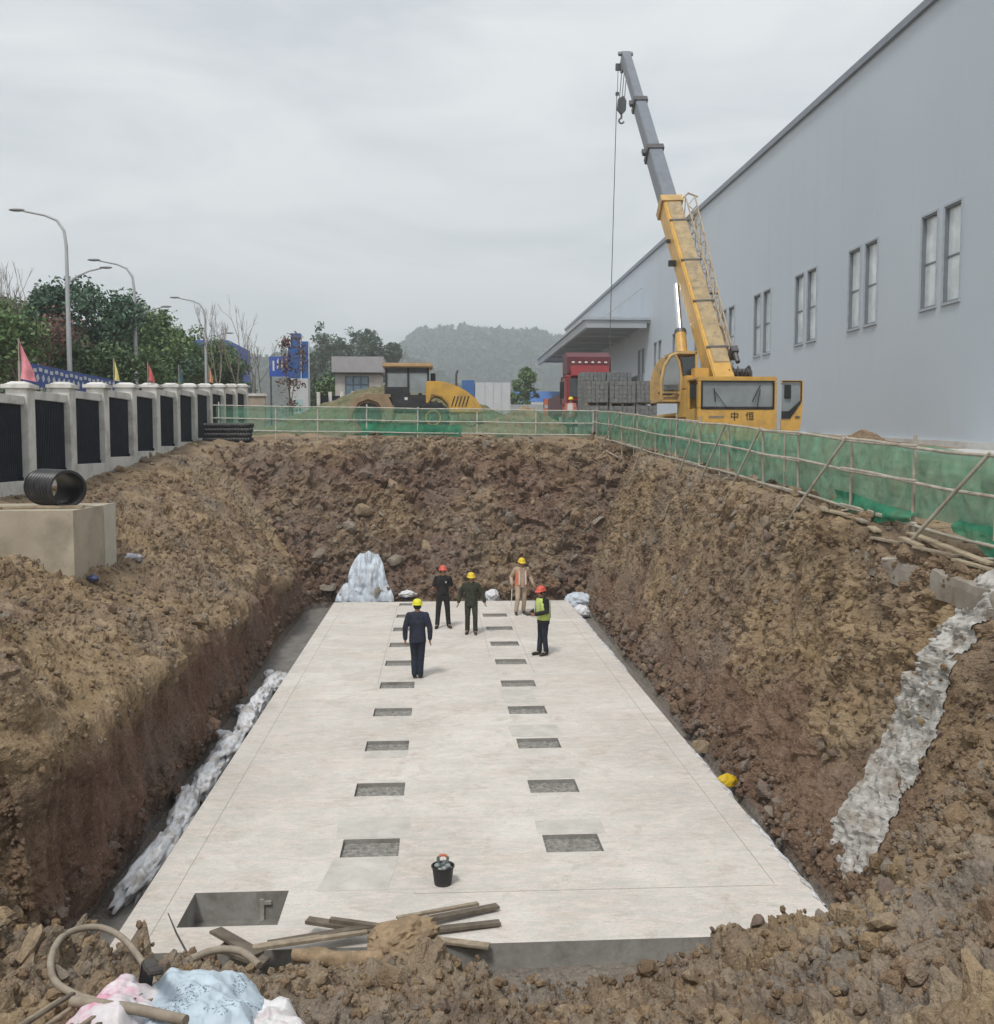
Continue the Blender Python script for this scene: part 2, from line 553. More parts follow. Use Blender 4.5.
# ------------------------------------------------------------------ the ground with the excavated pit
XL, XR, YN, YF, RC = -4.4, 5.0, 9.4, 34.0, 0.9
def G(y): return float(zg(y))
def build_ground():
    # closed loop round the foot of the pit
    pts, nrm = [], []
    def seg(a, b, n, step):
        L = math.dist(a, b)
        for t in np.arange(0, L, step):
            pts.append((a[0] + (b[0] - a[0]) * t / L, a[1] + (b[1] - a[1]) * t / L))
            nrm.append(n)
    def arc(c, a0, a1, step):
        L = RC * abs(a1 - a0)
        for t in np.arange(0, L, step):
            a = a0 + (a1 - a0) * t / L
            pts.append((c[0] + RC * math.cos(a), c[1] + RC * math.sin(a)))
            nrm.append((math.cos(a), math.sin(a)))
    P = math.pi
    seg((XL, YN + RC), (XL, 20), (-1, 0), 0.040)
    seg((XL, 20), (XL, YF - RC), (-1, 0), 0.052)
    arc((XL + RC, YF - RC), P, P / 2, 0.022)
    seg((XL + RC, YF), (XR - RC, YF), (0, 1), 0.06)
    arc((XR - RC, YF - RC), P / 2, 0, 0.022)
    seg((XR, YF - RC), (XR, 20), (1, 0), 0.052)
    seg((XR, 20), (XR, YN + RC), (1, 0), 0.040)
    arc((XR - RC, YN + RC), 0, -P / 2, 0.006)
    seg((XR - RC, YN), (XL + RC, YN), (0, -1), 0.030)
    arc((XL + RC, YN + RC), -P / 2, -P, 0.006)
    B, N = np.array(pts), np.array(nrm)
    n = len(B)
    s = np.concatenate([[0], np.cumsum(np.linalg.norm(np.diff(B, axis=0), axis=1))])
    total = s[-1] + np.linalg.norm(B[0] - B[-1])
    def s_of(x, y):
        return s[np.argmin((B[:, 0] - x) ** 2 + (B[:, 1] - y) ** 2)]
    K = []   # (s, seven (d, z) points from the foot to the rim)
    def key(x, y, *p): K.append((s_of(x, y), np.array(p, float)))
    key(XL, 10.6, (-.2, -.32), (-.2, .5), (-.35, 1.15), (-.35, 1.9), (-.1, 2.75), (.5, 3.35), (2.2, 3.6))
    key(XL, 11.6, (-.32, -.32), (-.22, .6), (-.2, 1.4), (-.1, 2.1), (.45, 2.75), (1.2, 3.3), (2.8, 3.6))
    key(XL, 13, (-.32, -.32), (-.2, .9), (-.14, 1.85), (.6, 2.5), (1.4, 3.05), (2.4, 3.4), (3.6, 3.55))
    key(XL, 18, (-.22, -.32), (-.1, .8), (-.04, 1.62), (.8, 2.15), (1.9, 2.6), (2.8, 3.1), (4.0, 3.6))
    key(XL, 22, (-.1, -.32), (.04, .7), (.1, 1.5), (1.0, 2.2), (2.2, 3.0), (3.3, 3.6), (4.3, 3.8))
    key(XL, 28, (0, -.32), (.10, .6), (.15, 1.2), (1.0, 2.2), (2.2, 3.2), (3.4, 3.9), (4.4, 4.1))
    key(XL, 32.6, (0, -.32), (.10, .5), (.2, .9), (1.0, 2.1), (2.2, 3.4), (3.4, 4.25), (4.3, 4.45))
    key(-3.3, YF, (0, -.32), (.4, .6), (1.0, 1.5), (2.1, 2.5), (3.4, 3.8), (4.6, 4.9), (5.6, G(39.6)))
    key(0.0, YF, (0, -.32), (.5, .55), (1.3, 1.35), (2.7, 2.4), (4.3, 3.5), (5.3, 4.7), (5.9, G(39.9)))
    key(3.4, YF, (0, -.32), (.5, .6), (1.1, 1.5), (2.1, 2.7), (3.4, 3.9), (4.4, 4.8), (5.0, G(39)))
    key(XR, 32.9, (0, -.32), (.2, .7), (.5, 1.7), (.85, 2.9), (1.15, 4.0), (1.35, 4.7), (1.5, G(33)))
    key(XR, 25, (-.22, -.32), (.08, .45), (.45, 1.5), (.8, 2.6), (1.05, 3.6), (1.2, 4.25), (1.35, G(25)))
    key(XR, 16, (-.34, -.30), (-.02, .42), (.34, 1.3), (.7, 2.2), (.93, 3.1), (1.06, 3.75), (1.15, G(16)))
    key(XR, 12, (-.42, -.26), (-.12, .3), (.2, 1.05), (.55, 1.9), (.8, 2.7), (.96, 3.3), (1.08, 3.82))
    key(XR, 10.4, (-.35, -.2), (-.12, .5), (.12, 1.15), (.42, 1.9), (.75, 2.7), (.97, 3.3), (1.12, 3.75))
    key(4.1, YN, (-.55, -.05), (0, .35), (.6, .9), (1.3, 1.5), (2.6, 2.2), (4.4, 3.0), (6.5, 3.6))
    key(2.6, YN, (-.62, -.24), (.0, .0), (.9, .3), (1.7, .75), (3.0, 1.5), (5.0, 2.5), (7.0, 3.5))
    key(0.8, YN, (-.68, -.29), (-.2, -.27), (.5, -.2), (1.6, .1), (3.0, 0.8), (5.0, 2.0), (7.3, 3.45))
    key(-1.2, YN, (-.65, -.27), (.1, -.08), (.8, .25), (1.6, .75), (3.0, 1.12), (5.0, 1.8), (7.3, 3.4))
    key(-3.2, YN, (-.4, -.22), (.2, .2), (.8, .65), (1.7, 1.15), (3.0, 1.4), (5.0, 2.0), (7.3, 3.4))
    key(XL + .25, YN + .25, (.0, .2), (.2, .7), (.7, 1.2), (1.4, 1.7), (2.6, 2.3), (4.2, 3.0), (6.5, 3.6))
    K.sort(key=lambda k: k[0])
    ks = np.array([k[0] for k in K])
    kp = np.array([k[1] for k in K])
    ks = np.concatenate([[ks[-1] - total], ks, [ks[0] + total]])
    kp = np.concatenate([kp[-1:], kp, kp[:1]])
    NV = 168
    rings = np.array([.12, .3, .55, .9, 1.3, 1.8, 2.4, 3.1, 4, 5.2, 7, 9.5, 13, 18, 26, 40, 70, 140, 320, 700, 1250])
    rows = []
    tt = np.linspace(0, 1, NV)
    ctrl = np.empty((n, 7, 2))
    for j in range(7):
        for k in range(2):
            ctrl[:, j, k] = np.interp(s, ks, kp[:, j, k])
    w = 41
    pad = np.concatenate([ctrl[-w:], ctrl, ctrl[:w]])
    ker = np.hanning(w); ker /= ker.sum()
    for j in range(7):
        for k in range(2):
            ctrl[:, j, k] = np.convolve(pad[:, j, k], ker, 'same')[w:-w]
    D = np.empty((n, NV)); Z = np.empty((n, NV))
    for i in range(n):
        c = ctrl[i]
        L = np.concatenate([[0], np.cumsum(np.hypot(*np.diff(c, axis=0).T))])
        L /= L[-1]
        D[i] = np.interp(tt, L, c[:, 0]); Z[i] = np.interp(tt, L, c[:, 1])
    # round the control polygon a little along the profile
    for _ in range(5):
        D[:, 1:-1] = (D[:, :-2] + 2 * D[:, 1:-1] + D[:, 2:]) / 4
        Z[:, 1:-1] = (Z[:, :-2] + 2 * Z[:, 1:-1] + Z[:, 2:]) / 4
    d0 = D[:, :1] - np.array([[.7, .45, .25, .12, .05]])
    z0 = np.minimum(Z[:, :1], -.26) - np.array([[.08, .05, .03, .01, 0.]])
    dr = D[:, -1:] + rings[None]
    D = np.concatenate([d0, D, dr], axis=1)
    X = B[:, :1] + N[:, :1] * D
    Y = B[:, 1:] + N[:, 1:] * D
    zr = zg(Y[:, 5 + NV:])
    e = np.clip(rings / 2.5, 0, 1)[None]
    zr = Z[:, -1:] * (1 - e) + zr * e
    Z = np.concatenate([z0, Z, zr], axis=1)
    m = D.shape[1]
    P = np.stack([X, Y, Z], -1)
    # loose heaps on the near side
    def heap(x, y, rx, ry, h):
        P[..., 2] += h * np.exp(-((P[..., 0] - x) / rx) ** 2 - ((P[..., 1] - y) / ry) ** 2)
    heap(-0.25, 9.25, .62, .42, .34)
    heap(-1.2, 9.3, .5, .35, .20)
    heap(-2.2, 8.6, 1.0, .5, .06)
    heap(2.9, 9.2, .8, .5, .22)
    heap(4.9, 8.5, .9, .9, .5)
    # smooth normals of the undisplaced surface
    du = np.roll(P, -1, 0) - np.roll(P, 1, 0)
    dv = np.empty_like(P)
    dv[:, 1:-1] = P[:, 2:] - P[:, :-2]
    dv[:, 0] = P[:, 1] - P[:, 0]; dv[:, -1] = P[:, -1] - P[:, -2]
    nn = np.cross(du, dv)
    nn /= np.maximum(np.linalg.norm(nn, axis=-1, keepdims=True), 1e-9)
    # make them point to the pit / up
    flip = np.where((nn[..., 2] * 1.0 - (nn[..., 0] * N[:, None, 0] + nn[..., 1] * N[:, None, 1])) < 0, -1, 1)
    nn *= flip[..., None]
    V = P.reshape(-1, 3)
    NRM = nn.reshape(-1, 3)
    dist = np.hypot(V[:, 0], V[:, 1])
    v = np.tile(np.arange(m), n)
    outer = np.clip((v - (5 + NV + 6)) / 6, 0, 1)
    inner = np.clip((v - 3) / 14, 0, 1)
    zz = V[:, 2]
    left = (np.repeat(N[:, 0], m) < -0.4)
    far = np.repeat(N[:, 1], m) > 0.5
    near = (np.repeat(N[:, 1], m) < -0.4) | ((V[:, 1] < 9.6) & (np.repeat(N[:, 1], m) < -0.02))
    right = (np.repeat(N[:, 0], m) > 0.4)
    # how much of the steep cut is shale bedrock
    cutz = 1.75 - 0.03 * np.clip(V[:, 1] - 13, 0, 30) + 0.35 * vnoise(V * 0.8, 3)
    shale = np.clip((cutz - zz) / 0.35, 0, 1) * left
    cr_ = 1.5 + 0.6 * vnoise(V * 0.55, 4)
    shale = np.maximum(shale, np.clip((cr_ - zz) / 0.5, 0, 1) * right * 0.75)
    shale = np.maximum(shale, far * np.clip(0.75 + 0.9 * vnoise(V * 0.6, 9), 0, 0.95) * np.clip((4.9 - zz) / .5, 0, 1))
    shale *= np.clip((V[:, 1] - 9.8) / 1.2, 0, 1)
    fade = inner * (1 - outer * 0.9)
    big = fbm(V * np.array([.55, .55, .7]), 3, 11)
    mid = fbm(V * 1.9, 3, 21)
    rid = 1 - 2 * np.abs(vnoise(V * 2.7, 33))
    w1, c1 = worley(V * 2.4 + 0.3 * mid[:, None], 5)
    w2, c2 = worley(V * 6.5, 6)
    w3, c3 = worley(V * 14.0, 8)
    lump1 = np.clip(.62 - w1, -.3, .6) * (0.35 + 1.3 * (c1 > .45))
    lump2 = np.clip(.6 - w2, -.3, .6) * (0.2 + 1.4 * (c2 > .4))
    lump3 = np.clip(.58 - w3, -.3, .6) * (0.3 + 1.2 * (c3 > .35))
    soft = 1 - shale
    rough = np.clip(.75 + 1.5 * fbm(V * .7, 2, 91), .15, 2.0)      # patches of big clods beside scraped, smooth ones
    disp = (.17 + .08 * left) * big + .10 * mid + .05 * left * soft * (1 - 2 * np.abs(vnoise(np.stack([V[:, 1] * 1.1 + zz * .9, zz * .3, zz * 0], 1), 95)))
    disp += soft * rough * (.10 * lump1 + .085 * lump2 + .05 * lump3) + .06 * soft * rid * (rough > .6)
    # excavator-tooth grooves and broken blocks in the cut bedrock
    U = np.repeat(s, m)
    gr = vnoise(np.stack([U * 4.2, zz * 0.45, U * 0], 1), 41)
    gr2 = vnoise(np.stack([U * 11.0 + 0.5 * zz, zz * 0.7, U * 0], 1), 42)
    bl, bc = worley(V * np.array([1.9, 1.9, 2.4]), 12)
    disp += shale * (left * (.09 * gr + .06 * gr2 + .05 * (bc - .5)) + (~left) * (.12 * (bc - .5) + .05 * rid) + .03 * lump2 + .025 * lump3)
    disp += right * soft * .05 * vnoise(np.stack([U * 2.2, zz * 0.3, U * 0], 1), 51)
    disp += far * (.07 * lump1 + .24 * (bc - .5) + .12 * rid)
    disp += near * (.12 * lump1 + .10 * lump2)
    # crumbling overhang of soil above the shale on the left
    lip = left * np.exp(-((zz - cutz - .18) / .22) ** 2) * (.5 + .9 * vnoise(V * 1.3, 61))
    disp += .16 * np.clip(lip, 0, 2)
    disp += .018 * vnoise(V * 24, 71)
    flat_top = np.clip((v - (5 + NV - 6)) / 6, 0, 1)
    disp *= (1 - .6 * flat_top)
    V = V + NRM * (disp * fade)[:, None]
    # far from the pit: low swells only
    i0 = np.arange(n)[:, None] * m + np.arange(m - 1)[None]
    i1 = ((np.arange(n) + 1) % n)[:, None] * m + np.arange(m - 1)[None]
    Q = np.stack([i0, i1, i1 + 1, i0 + 1], -1).reshape(-1, 4)
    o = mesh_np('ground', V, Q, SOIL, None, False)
    o['kind'] = 'structure'
    me = o.data
    a = me.attributes.new('shale', 'FLOAT', 'POINT')
    a.data.foreach_set('value', (shale * .92).astype(np.float32))
    grey = np.clip(.45 * fbm(V * .6, 3, 81) + .08 + .30 * near + .3 * near * fbm(V * 1.3, 3, 82), 0, .65)
    grey = np.maximum(grey, np.clip((-.1 - zz) / .15, 0, .75))
    g = me.attributes.new('grey', 'FLOAT', 'POINT')
    g.data.foreach_set('value', grey.astype(np.float32))
    return o, V, Q, NRM, dict(left=left, right=right, far=far, near=near, v=v, top=v > 5 + NV, shale=shale)

ground, GV, GQ, GN, GI = build_ground()
BVH = BVHTree.FromPolygons([tuple(p) for p in GV.tolist()], GQ.tolist())
def gz(x, y, top=30.0):
    h = BVH.ray_cast(Vector((x, y, top)), Vector((0, 0, -1)))
    return h[0].z if h[0] is not None else float(zg(y))

floor = MB()
nx, ny = 40, 90
fx = np.linspace(XL - .3, XR + .3, nx); fy = np.linspace(YN + .75, YF + .3, ny)
gx, gy = np.meshgrid(fx, fy, indexing='ij')
fp = np.stack([gx.ravel(), gy.ravel(), np.zeros(nx * ny)], 1)
fp[:, 2] = -.335 + .035 * fbm(fp * 1.3, 3, 5)
q = (np.arange(nx - 1)[:, None] * ny + np.arange(ny - 1)[None]).ravel()
wet = mat('wet_gravel', (0.20, 0.19, 0.175), 0.6, 0.3, 5, bmp=0.8, bscale=45, dirt=(0.12, 0.10, 0.085), dirt_amt=.8)
pit_floor = mesh_np('pit_floor', fp, np.stack([q, q + ny, q + ny + 1, q + 1], 1), wet, None, True)
pit_floor['kind'] = 'structure'

# clods: loose crumbs of soil, far too many to count
def clods(name, n, pick, size, seed):
    g = np.random.default_rng(seed)
    idx = np.nonzero(pick)[0]
    idx = g.choice(idx, n)
    B, F = ICO1
    shapes = []
    for k in range(24):
        d = 1 + .34 * fbm(B * 1.4 + 9.1 * k, 2, k)
        shapes.append(B * d[:, None] * g.uniform(.62, 1.25, 3) @ rotm(g.uniform(0, 6.28, 3)).T)
    shapes = np.array(shapes)
    r = size * np.exp(g.normal(-.1, .55, n))
    near_ = np.clip(np.hypot(GV[idx, 0], GV[idx, 1]) / 14, .8, 1.35)
    r = np.minimum(r * near_, .2)
    S = shapes[g.integers(0, 24, n)] * r[:, None, None] + (GV[idx] + GN[idx] * (r * .25)[:, None] + g.uniform(-.02, .02, (n, 3)))[:, None]
    V = S.reshape(-1, 3)
    FF = (F[None] + (np.arange(n) * len(B))[:, None, None]).reshape(-1, 3)
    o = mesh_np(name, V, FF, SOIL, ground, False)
    o['kind'] = 'stuff'
    a = o.data.attributes.new('shale', 'FLOAT', 'POINT')
    a.data.foreach_set('value', np.repeat(np.clip(GI['shale'][idx] * .7 + g.uniform(-.1, .35, n), 0, .9), len(B)).astype(np.float32))
    a = o.data.attributes.new('grey', 'FLOAT', 'POINT')
    a.data.foreach_set('value', np.repeat(np.clip(g.normal(-.05, .35, n), 0, .7), len(B)).astype(np.float32))
    return o
rim = ~GI['top']
vis = (GV[:, 1] > 4.6) & (GI['v'] > 10)
clods('soil_clods', 20000, vis & rim & (GI['shale'] < .5), .022, 3)
clods('soil_clods', 13000, vis & rim & GI['near'], .032, 4)
clods('soil_clods', 3500, vis & rim & GI['far'], .04, 5)
clods('soil_clods', 2200, (GV[:, 2] < .4) & vis & ~GI['near'], .034, 6)
clods('soil_clods', 2500, GI['top'] & (GI['v'] < 184) & (GV[:, 1] > 8), .04, 8)

# stones that can be told apart: single pieces of the ground
stone_m = [mat('stone_tan', (0.29, 0.22, 0.145), .9, .3, 7, bmp=.6, bscale=30, dirt=(.15, .11, .075), dirt_amt=.7),
           mat('stone_grey', (0.23, 0.195, 0.155), .9, .3, 7, bmp=.6, bscale=30, dirt=(.16, .12, .09), dirt_amt=.7),
           mat('stone_purple', (0.17, 0.125, 0.105), .9, .3, 7, bmp=.6, bscale=30, dirt=(.2, .15, .1), dirt_amt=.6)]
stone_meshes = []
for k in range(12):
    V, F = ICO2
    g = np.random.default_rng(50 + k)
    P = V.copy()
    for _ in range(11):      # chop with planes so that it reads as broken rock
        nrm_ = g.normal(size=3); nrm_ /= np.linalg.norm(nrm_)
        off = g.uniform(.42, .72)
        dd = P @ nrm_ - off
        P -= np.clip(dd, 0, None)[:, None] * nrm_
    P *= (1 + .10 * fbm(V * 2.2, 3, k))[:, None]
    P *= g.uniform(.7, 1.2, 3) * np.array([1, 1, .75])
    o = mesh_np('stone', P, F, stone_m[k % 3], ground, False)
    stone_meshes.append(o.data)
    bpy.data.objects.remove(o)
def stone(p, r, k=None, sink=.3, n=(0, 0, 1)):
    o = bpy.data.objects.new('stone', stone_meshes[rnd.randrange(12) if k is None else k])
    COL.objects.link(o)
    o.parent = ground
    o.location = Vector(p) + Vector(n) * r * (.6 - sink)
    o.rotation_euler = (rnd.uniform(0, 6), rnd.uniform(0, 6), rnd.uniform(0, 6))
    o.scale = (r,) * 3
    return o
def scatter(n, pick, lo, hi, seed, sink=.3):
    g = np.random.default_rng(seed)
    for i in g.choice(np.nonzero(pick)[0], n):
        stone(GV[i], lo + (hi - lo) * g.random() ** 2, None, sink, GN[i])
nearY = (GV[:, 1] > 7.6) & (GV[:, 1] < 9.8)
scatter(85, vis & rim & GI['near'] & nearY & (np.abs(GV[:, 0]) < 5), .05, .15, 1)
scatter(60, vis & rim & GI['far'] & (GV[:, 2] < 4.2), .09, .42, 2, .45)
scatter(60, vis & rim & GI['right'] & (GV[:, 1] < 30), .05, .14, 3, .4)
scatter(45, vis & rim & GI['left'] & (GI['shale'] < .4), .05, .14, 4, .4)
scatter(14, (GV[:, 2] < .1) & vis & GI['right'], .06, .2, 5)

# ------------------------------------------------------------------ concrete slab with its recesses
SX0, SX1, SY0, SY1 = -3.42, 4.35, 10.12, 33.1
ROWS = [12.70 + 2.2 * k for k in range(9)]
holes = []
for y in ROWS:
    holes.append((-1.25, -.51, y - .29, y + .29, .10))
    holes.append((1.38, 2.12, y - .29, y + .29, .10))
holes.append((-1.25, -.51, 32.3, 32.78, .10))
PIT = (-2.83, -1.75, 10.66, 11.5, .95)
holes.append(PIT)
def build_slab():
    xs = sorted({SX0, SX1} | {h[0] for h in holes} | {h[1] for h in holes})
    ys = sorted({SY0, SY1} | {h[2] for h in holes} | {h[3] for h in holes})
    m = MB()
    def inside(x, y):
        for h in holes:
            if h[0] < x < h[1] and h[2] < y < h[3]: return h
    for i in range(len(xs) - 1):
        for j in range(len(ys) - 1):
            if not inside((xs[i] + xs[i + 1]) / 2, (ys[j] + ys[j + 1]) / 2):
                m.add([(xs[i], ys[j], 0), (xs[i + 1], ys[j], 0), (xs[i + 1], ys[j + 1], 0), (xs[i], ys[j + 1], 0)], [(0, 1, 2, 3)])
    for (a, b, c, d, z) in holes:
        m.add([(a, c, 0), (b, c, 0), (b, d, 0), (a, d, 0), (a, c, -z), (b, c, -z), (b, d, -z), (a, d, -z)],
              [(0, 4, 5, 1), (1, 5, 6, 2), (2, 6, 7, 3), (3, 7, 4, 0), (4, 7, 6, 5)])
    t = .42
    m.add([(SX0, SY0, 0), (SX1, SY0, 0), (SX1, SY1, 0), (SX0, SY1, 0), (SX0, SY0, -t), (SX1, SY0, -t), (SX1, SY1, -t), (SX0, SY1, -t)],
          [(0, 1, 5, 4), (1, 2, 6, 5), (2, 3, 7, 6), (3, 0, 4, 7), (4, 5, 6, 7)])
    me = bpy.data.meshes.new('foundation_slab')
    me.from_pydata(m.v, [], m.f)
    bm = bmesh.new(); bm.from_mesh(me)
    bmesh.ops.remove_doubles(bm, verts=bm.verts, dist=1e-5)
    bm.to_mesh(me); bm.free()
    me.materials.append(SLAB)
    me.materials.append(mat('formed_concrete', (.30, .29, .27), .85, .2, 5, bmp=.4, bscale=30, dirt=(.16, .145, .125), dirt_amt=.8))
    for p in me.polygons:
        if abs(p.normal.z) < .5 or p.center.z < -.01: p.material_index = 1
    o = bpy.data.objects.new('foundation_slab', me)
    COL.objects.link(o)
    return setp(o, 'long pale concrete foundation slab with two rows of square recesses', 'slab')
slab = build_slab()
mortar = mat('rough_mortar', (.235, .225, .205), .95, .5, 14, bmp=1.0, bscale=60)
for k, (a, b, c, d, z) in enumerate(holes):
    if (a, b, c, d, z) == PIT: continue
    nx, ny = 26, 20
    X, Y = np.meshgrid(np.linspace(a + .003, b - .003, nx), np.linspace(c + .003, d - .003, ny), indexing='ij')
    P = np.stack([X.ravel(), Y.ravel(), np.zeros(nx * ny)], 1)
    w, cc = worley(P * 17, 3)
    P[:, 2] = -.060 + .030 * (.5 - w) * (.4 + cc)
    q = (np.arange(nx - 1)[:, None] * ny + np.arange(ny - 1)[None]).ravel()
    mesh_np('recess_fill', P, np.stack([q, q + ny, q + ny + 1, q + 1], 1), mortar, slab, False)
conc = mat('plain_concrete', (.43, .41, .375), .85, .15, 3, bmp=.3, bscale=30, dirt=(.25, .22, .18), dirt_amt=.7)
part('pit_bracket', conc, slab, lambda m: (m.box((-2.06, 11.485, -.26), (.05, .03, .34)), m.box((-2.0, 11.483, -.13), (.10, .026, .04)), m.box((-2.0, 11.483, -.39), (.10, .026, .04))))
patch_m = mat('smooth_mortar', (.50, .475, .435), .85, .12, 4, bmp=.2, bscale=30, dirt=(.60, .575, .53), dirt_amt=.9)
def patch(poly):
    m = MB()
    m.prism(poly, -.01, .004, 'z')
    m.build('mortar_patch', patch_m, slab)
def ribbon(y0, y1, x0, x1, k=0.0): patch([(x0, y0), (x1, y0), (x1 + k, y1), (x0 + k, y1)])
ribbon(11.45, 12.38, -1.42, -.60, .1); ribbon(13.02, 13.75, -1.35, -.35, -.05)
ribbon(16.42, 16.82, -1.25, -.55, .05); ribbon(17.5, 18.25, 1.33, 2.25, -.05)
ribbon(15.26, 15.7, 1.4, 2.2, .1); ribbon(13.02, 13.5, 1.33, 2.25, .0); ribbon(19.9, 21.1, 1.36, 2.02, -.04)
# saw cuts and chalked setting-out lines on the slab: thin strips proud of the surface
chalk = mat('slab_joint', (.40, .37, .33), .9, .2, 8)
def joint(x0, y0, x1, y1, w=.014):
    m = MB()
    m.bar((x0, y0, .002), (x1, y1, .002), w, .005)
    m.build('joint', chalk, slab)
joint(-3.06, 10.3, -3.06, 33.0, .006); joint(3.98, 11.35, 3.95, 32.9, .008)
joint(-.3, 11.33, 4.0, 11.30, .006); joint(-1.31, 21.6, -1.30, 32.3, .012); joint(-.44, 22.2, -.44, 28.5, .010); joint(1.28, 24.2, 1.27, 32.5, .012); joint(2.2, 22.5, 2.18, 32.0, .010)

# ------------------------------------------------------------------ boundary wall on the left
render_m = mat('wall_render', (.66, .65, .62), .85, .08, 2, bmp=.2, bscale=30, dirt=(.34, .32, .28), dirt_amt=.7, dscale=1.6)
navy_m = mat('navy_sheet', (.010, .014, .024), .55, .25, 3, dirt=(.035, .035, .04), dirt_amt=.4, spec=.12)
def wall_top(y): return 6.65 + .0585 * (y - 24.2)
wall = thing('boundary_wall', 'white rendered boundary wall with capped pillars and dark corrugated panels', 'wall', (-9.75, 24, 4.0))
PY = [16.1 + 2.7 * k for k in range(14)]
for k, y in enumerate(PY):
    t = wall_top(y)
    m = MB()
    m.box((-9.75, y, (t - .14 + 2.2) / 2), (.5, .44, t - .14 - 2.2))
    p = m.build('pillar', render_m, wall, world=True, bevel=.012)
    m = MB()
    m.box((-9.75, y, t - .09), (.66, .60, .10))
    m.box((-9.75, y, t - .005), (.56, .50, .07), taper=.55)
    m.build('cap', render_m, p, world=True, bevel=.012)
for k in range(13):
    a, b = PY[k] + .22, PY[k + 1] - .22
    c = (a + b) / 2
    t = wall_top(PY[k])
    g = gz(-9.2, c)
    m = MB(); m.box((-9.72, c, t - .26), (.30, b - a, .20)); m.build('top_beam', render_m, wall, world=True, bevel=.01)
    pl = t - 2.12
    m = MB(); m.box((-9.68, c, pl - .75), (.36, b - a, 1.5)); m.build('plinth', render_m, wall, world=True, bevel=.01)
    # corrugated sheet
    n = 21
    ys = np.linspace(a, b, n * 4 + 1)
    m = MB()
    V, F = [], []
    for i, y in enumerate(ys):
        ph = (i % 4)
        x = -9.66 + (.022 if ph in (1, 2) else 0)
        V += [(x, y, pl - .01), (x, y, t - .35), (x - .03, y, t - .35), (x - .03, y, pl - .01)]
    for i in range(len(ys) - 1):
        o = i * 4
        F += [(o, o + 4, o + 5, o + 1), (o + 3, o + 2, o + 6, o + 7), (o + 1, o + 5, o + 6, o + 2), (o, o + 3, o + 7, o + 4)]
    m.add(V, F)
    pn = m.build('sheet_panel', navy_m, wall, world=True)
    m = MB(); m.box((-9.6, a + .9 * (b - a), pl + .045), (.07, .09, .09)); m.build('latch_block', navy_m, pn, world=True)

def pennant(y, h, w, col, name, label):
    t = wall_top(y)
    r = thing('pennant', label, 'flag', (-9.75, y, t))
    part('staff', mat('staff_wood', (.35, .32, .27), .7), r, lambda m: m.tube([(0, 0, -.03), (0, 0, h + .12)], .014, 6))
    nx, nz = 8, 14
    V, F = [], []
    for j in range(nz + 1):
        v = j / nz
        ww = w * (v ** .8) * (1 if v < .85 else .93)
        for i in range(nx + 1):
            u = i / nx
            V.append((.02 + ww * u, .07 * math.sin(5 * u + 3 * v) * (.3 + v) * w * 3, h + .1 - h * v - .10 * u * w * 2))
    for j in range(nz):
        for i in range(nx):
            o = j * (nx + 1) + i
            F.append((o, o + 1, o + nx + 2, o + nx + 1))
    m = MB(); m.add(V, F)
    m.build('cloth', mat('pennant_' + name, col, .8, .2, 6), r, smooth=True)
pennant(PY[3], .92, .36, (.72, .27, .31), 'pink', 'large faded pink pennant on the boundary wall')
pennant(31.1, .66, .15, (.72, .62, .22), 'yellow', 'yellow pennant on the boundary wall')
pennant(PY[7] - .3, .62, .22, (.60, .13, .13), 'red', 'small red pennant on the boundary wall')
pennant(PY[8] + 1.1, .60, .18, (.05, .10, .14), 'teal', 'dark blue pennant on the boundary wall')
pennant(PY[10] + .7, .70, .18, (.66, .27, .18), 'orange', 'orange pennant on the boundary wall')

# blue and white banner strung behind the wall
r = thing('striped_banner', 'blue and white patterned banner rail behind the boundary wall', 'banner', (-11.2, 33, gz(-11.2, 33)))
zt = wall_top(33) + .28
part('post', mat('staff_wood', (.35, .32, .27)), r, lambda m: [m.tube([(-11.2, y, gz(-11.2, y) - .1), (-11.2, y, zt)], .035, 6) for y in (27.8,)], world=True)
part('post', mat('staff_wood', (.35, .32, .27)), r, lambda m: m.tube([(-11.2, 38.2, gz(-11.2, 38) - .1), (-11.2, 38.2, zt)], .035, 6), world=True)
blue_m = mat('banner_blue', (.045, .09, .30), .6, .2, 5)
white_m = mat('banner_white', (.62, .63, .64), .7, .1, 5)
part('blue_band', blue_m, r, lambda m: m.box((-11.2, 33, zt - .3), (.03, 10.4, .62)), world=True)
bx = MB()
for k in range(26):
    y = 28.0 + k * .4
    bx.box((-11.18, y, zt - .12 - .02 * (k % 3)), (.012, .22, .10))
    bx.box((-11.18, y + .18, zt - .36), (.012, .16, .16), (.6, 0, 0))
bx.build('white_motif', white_m, r, world=True)

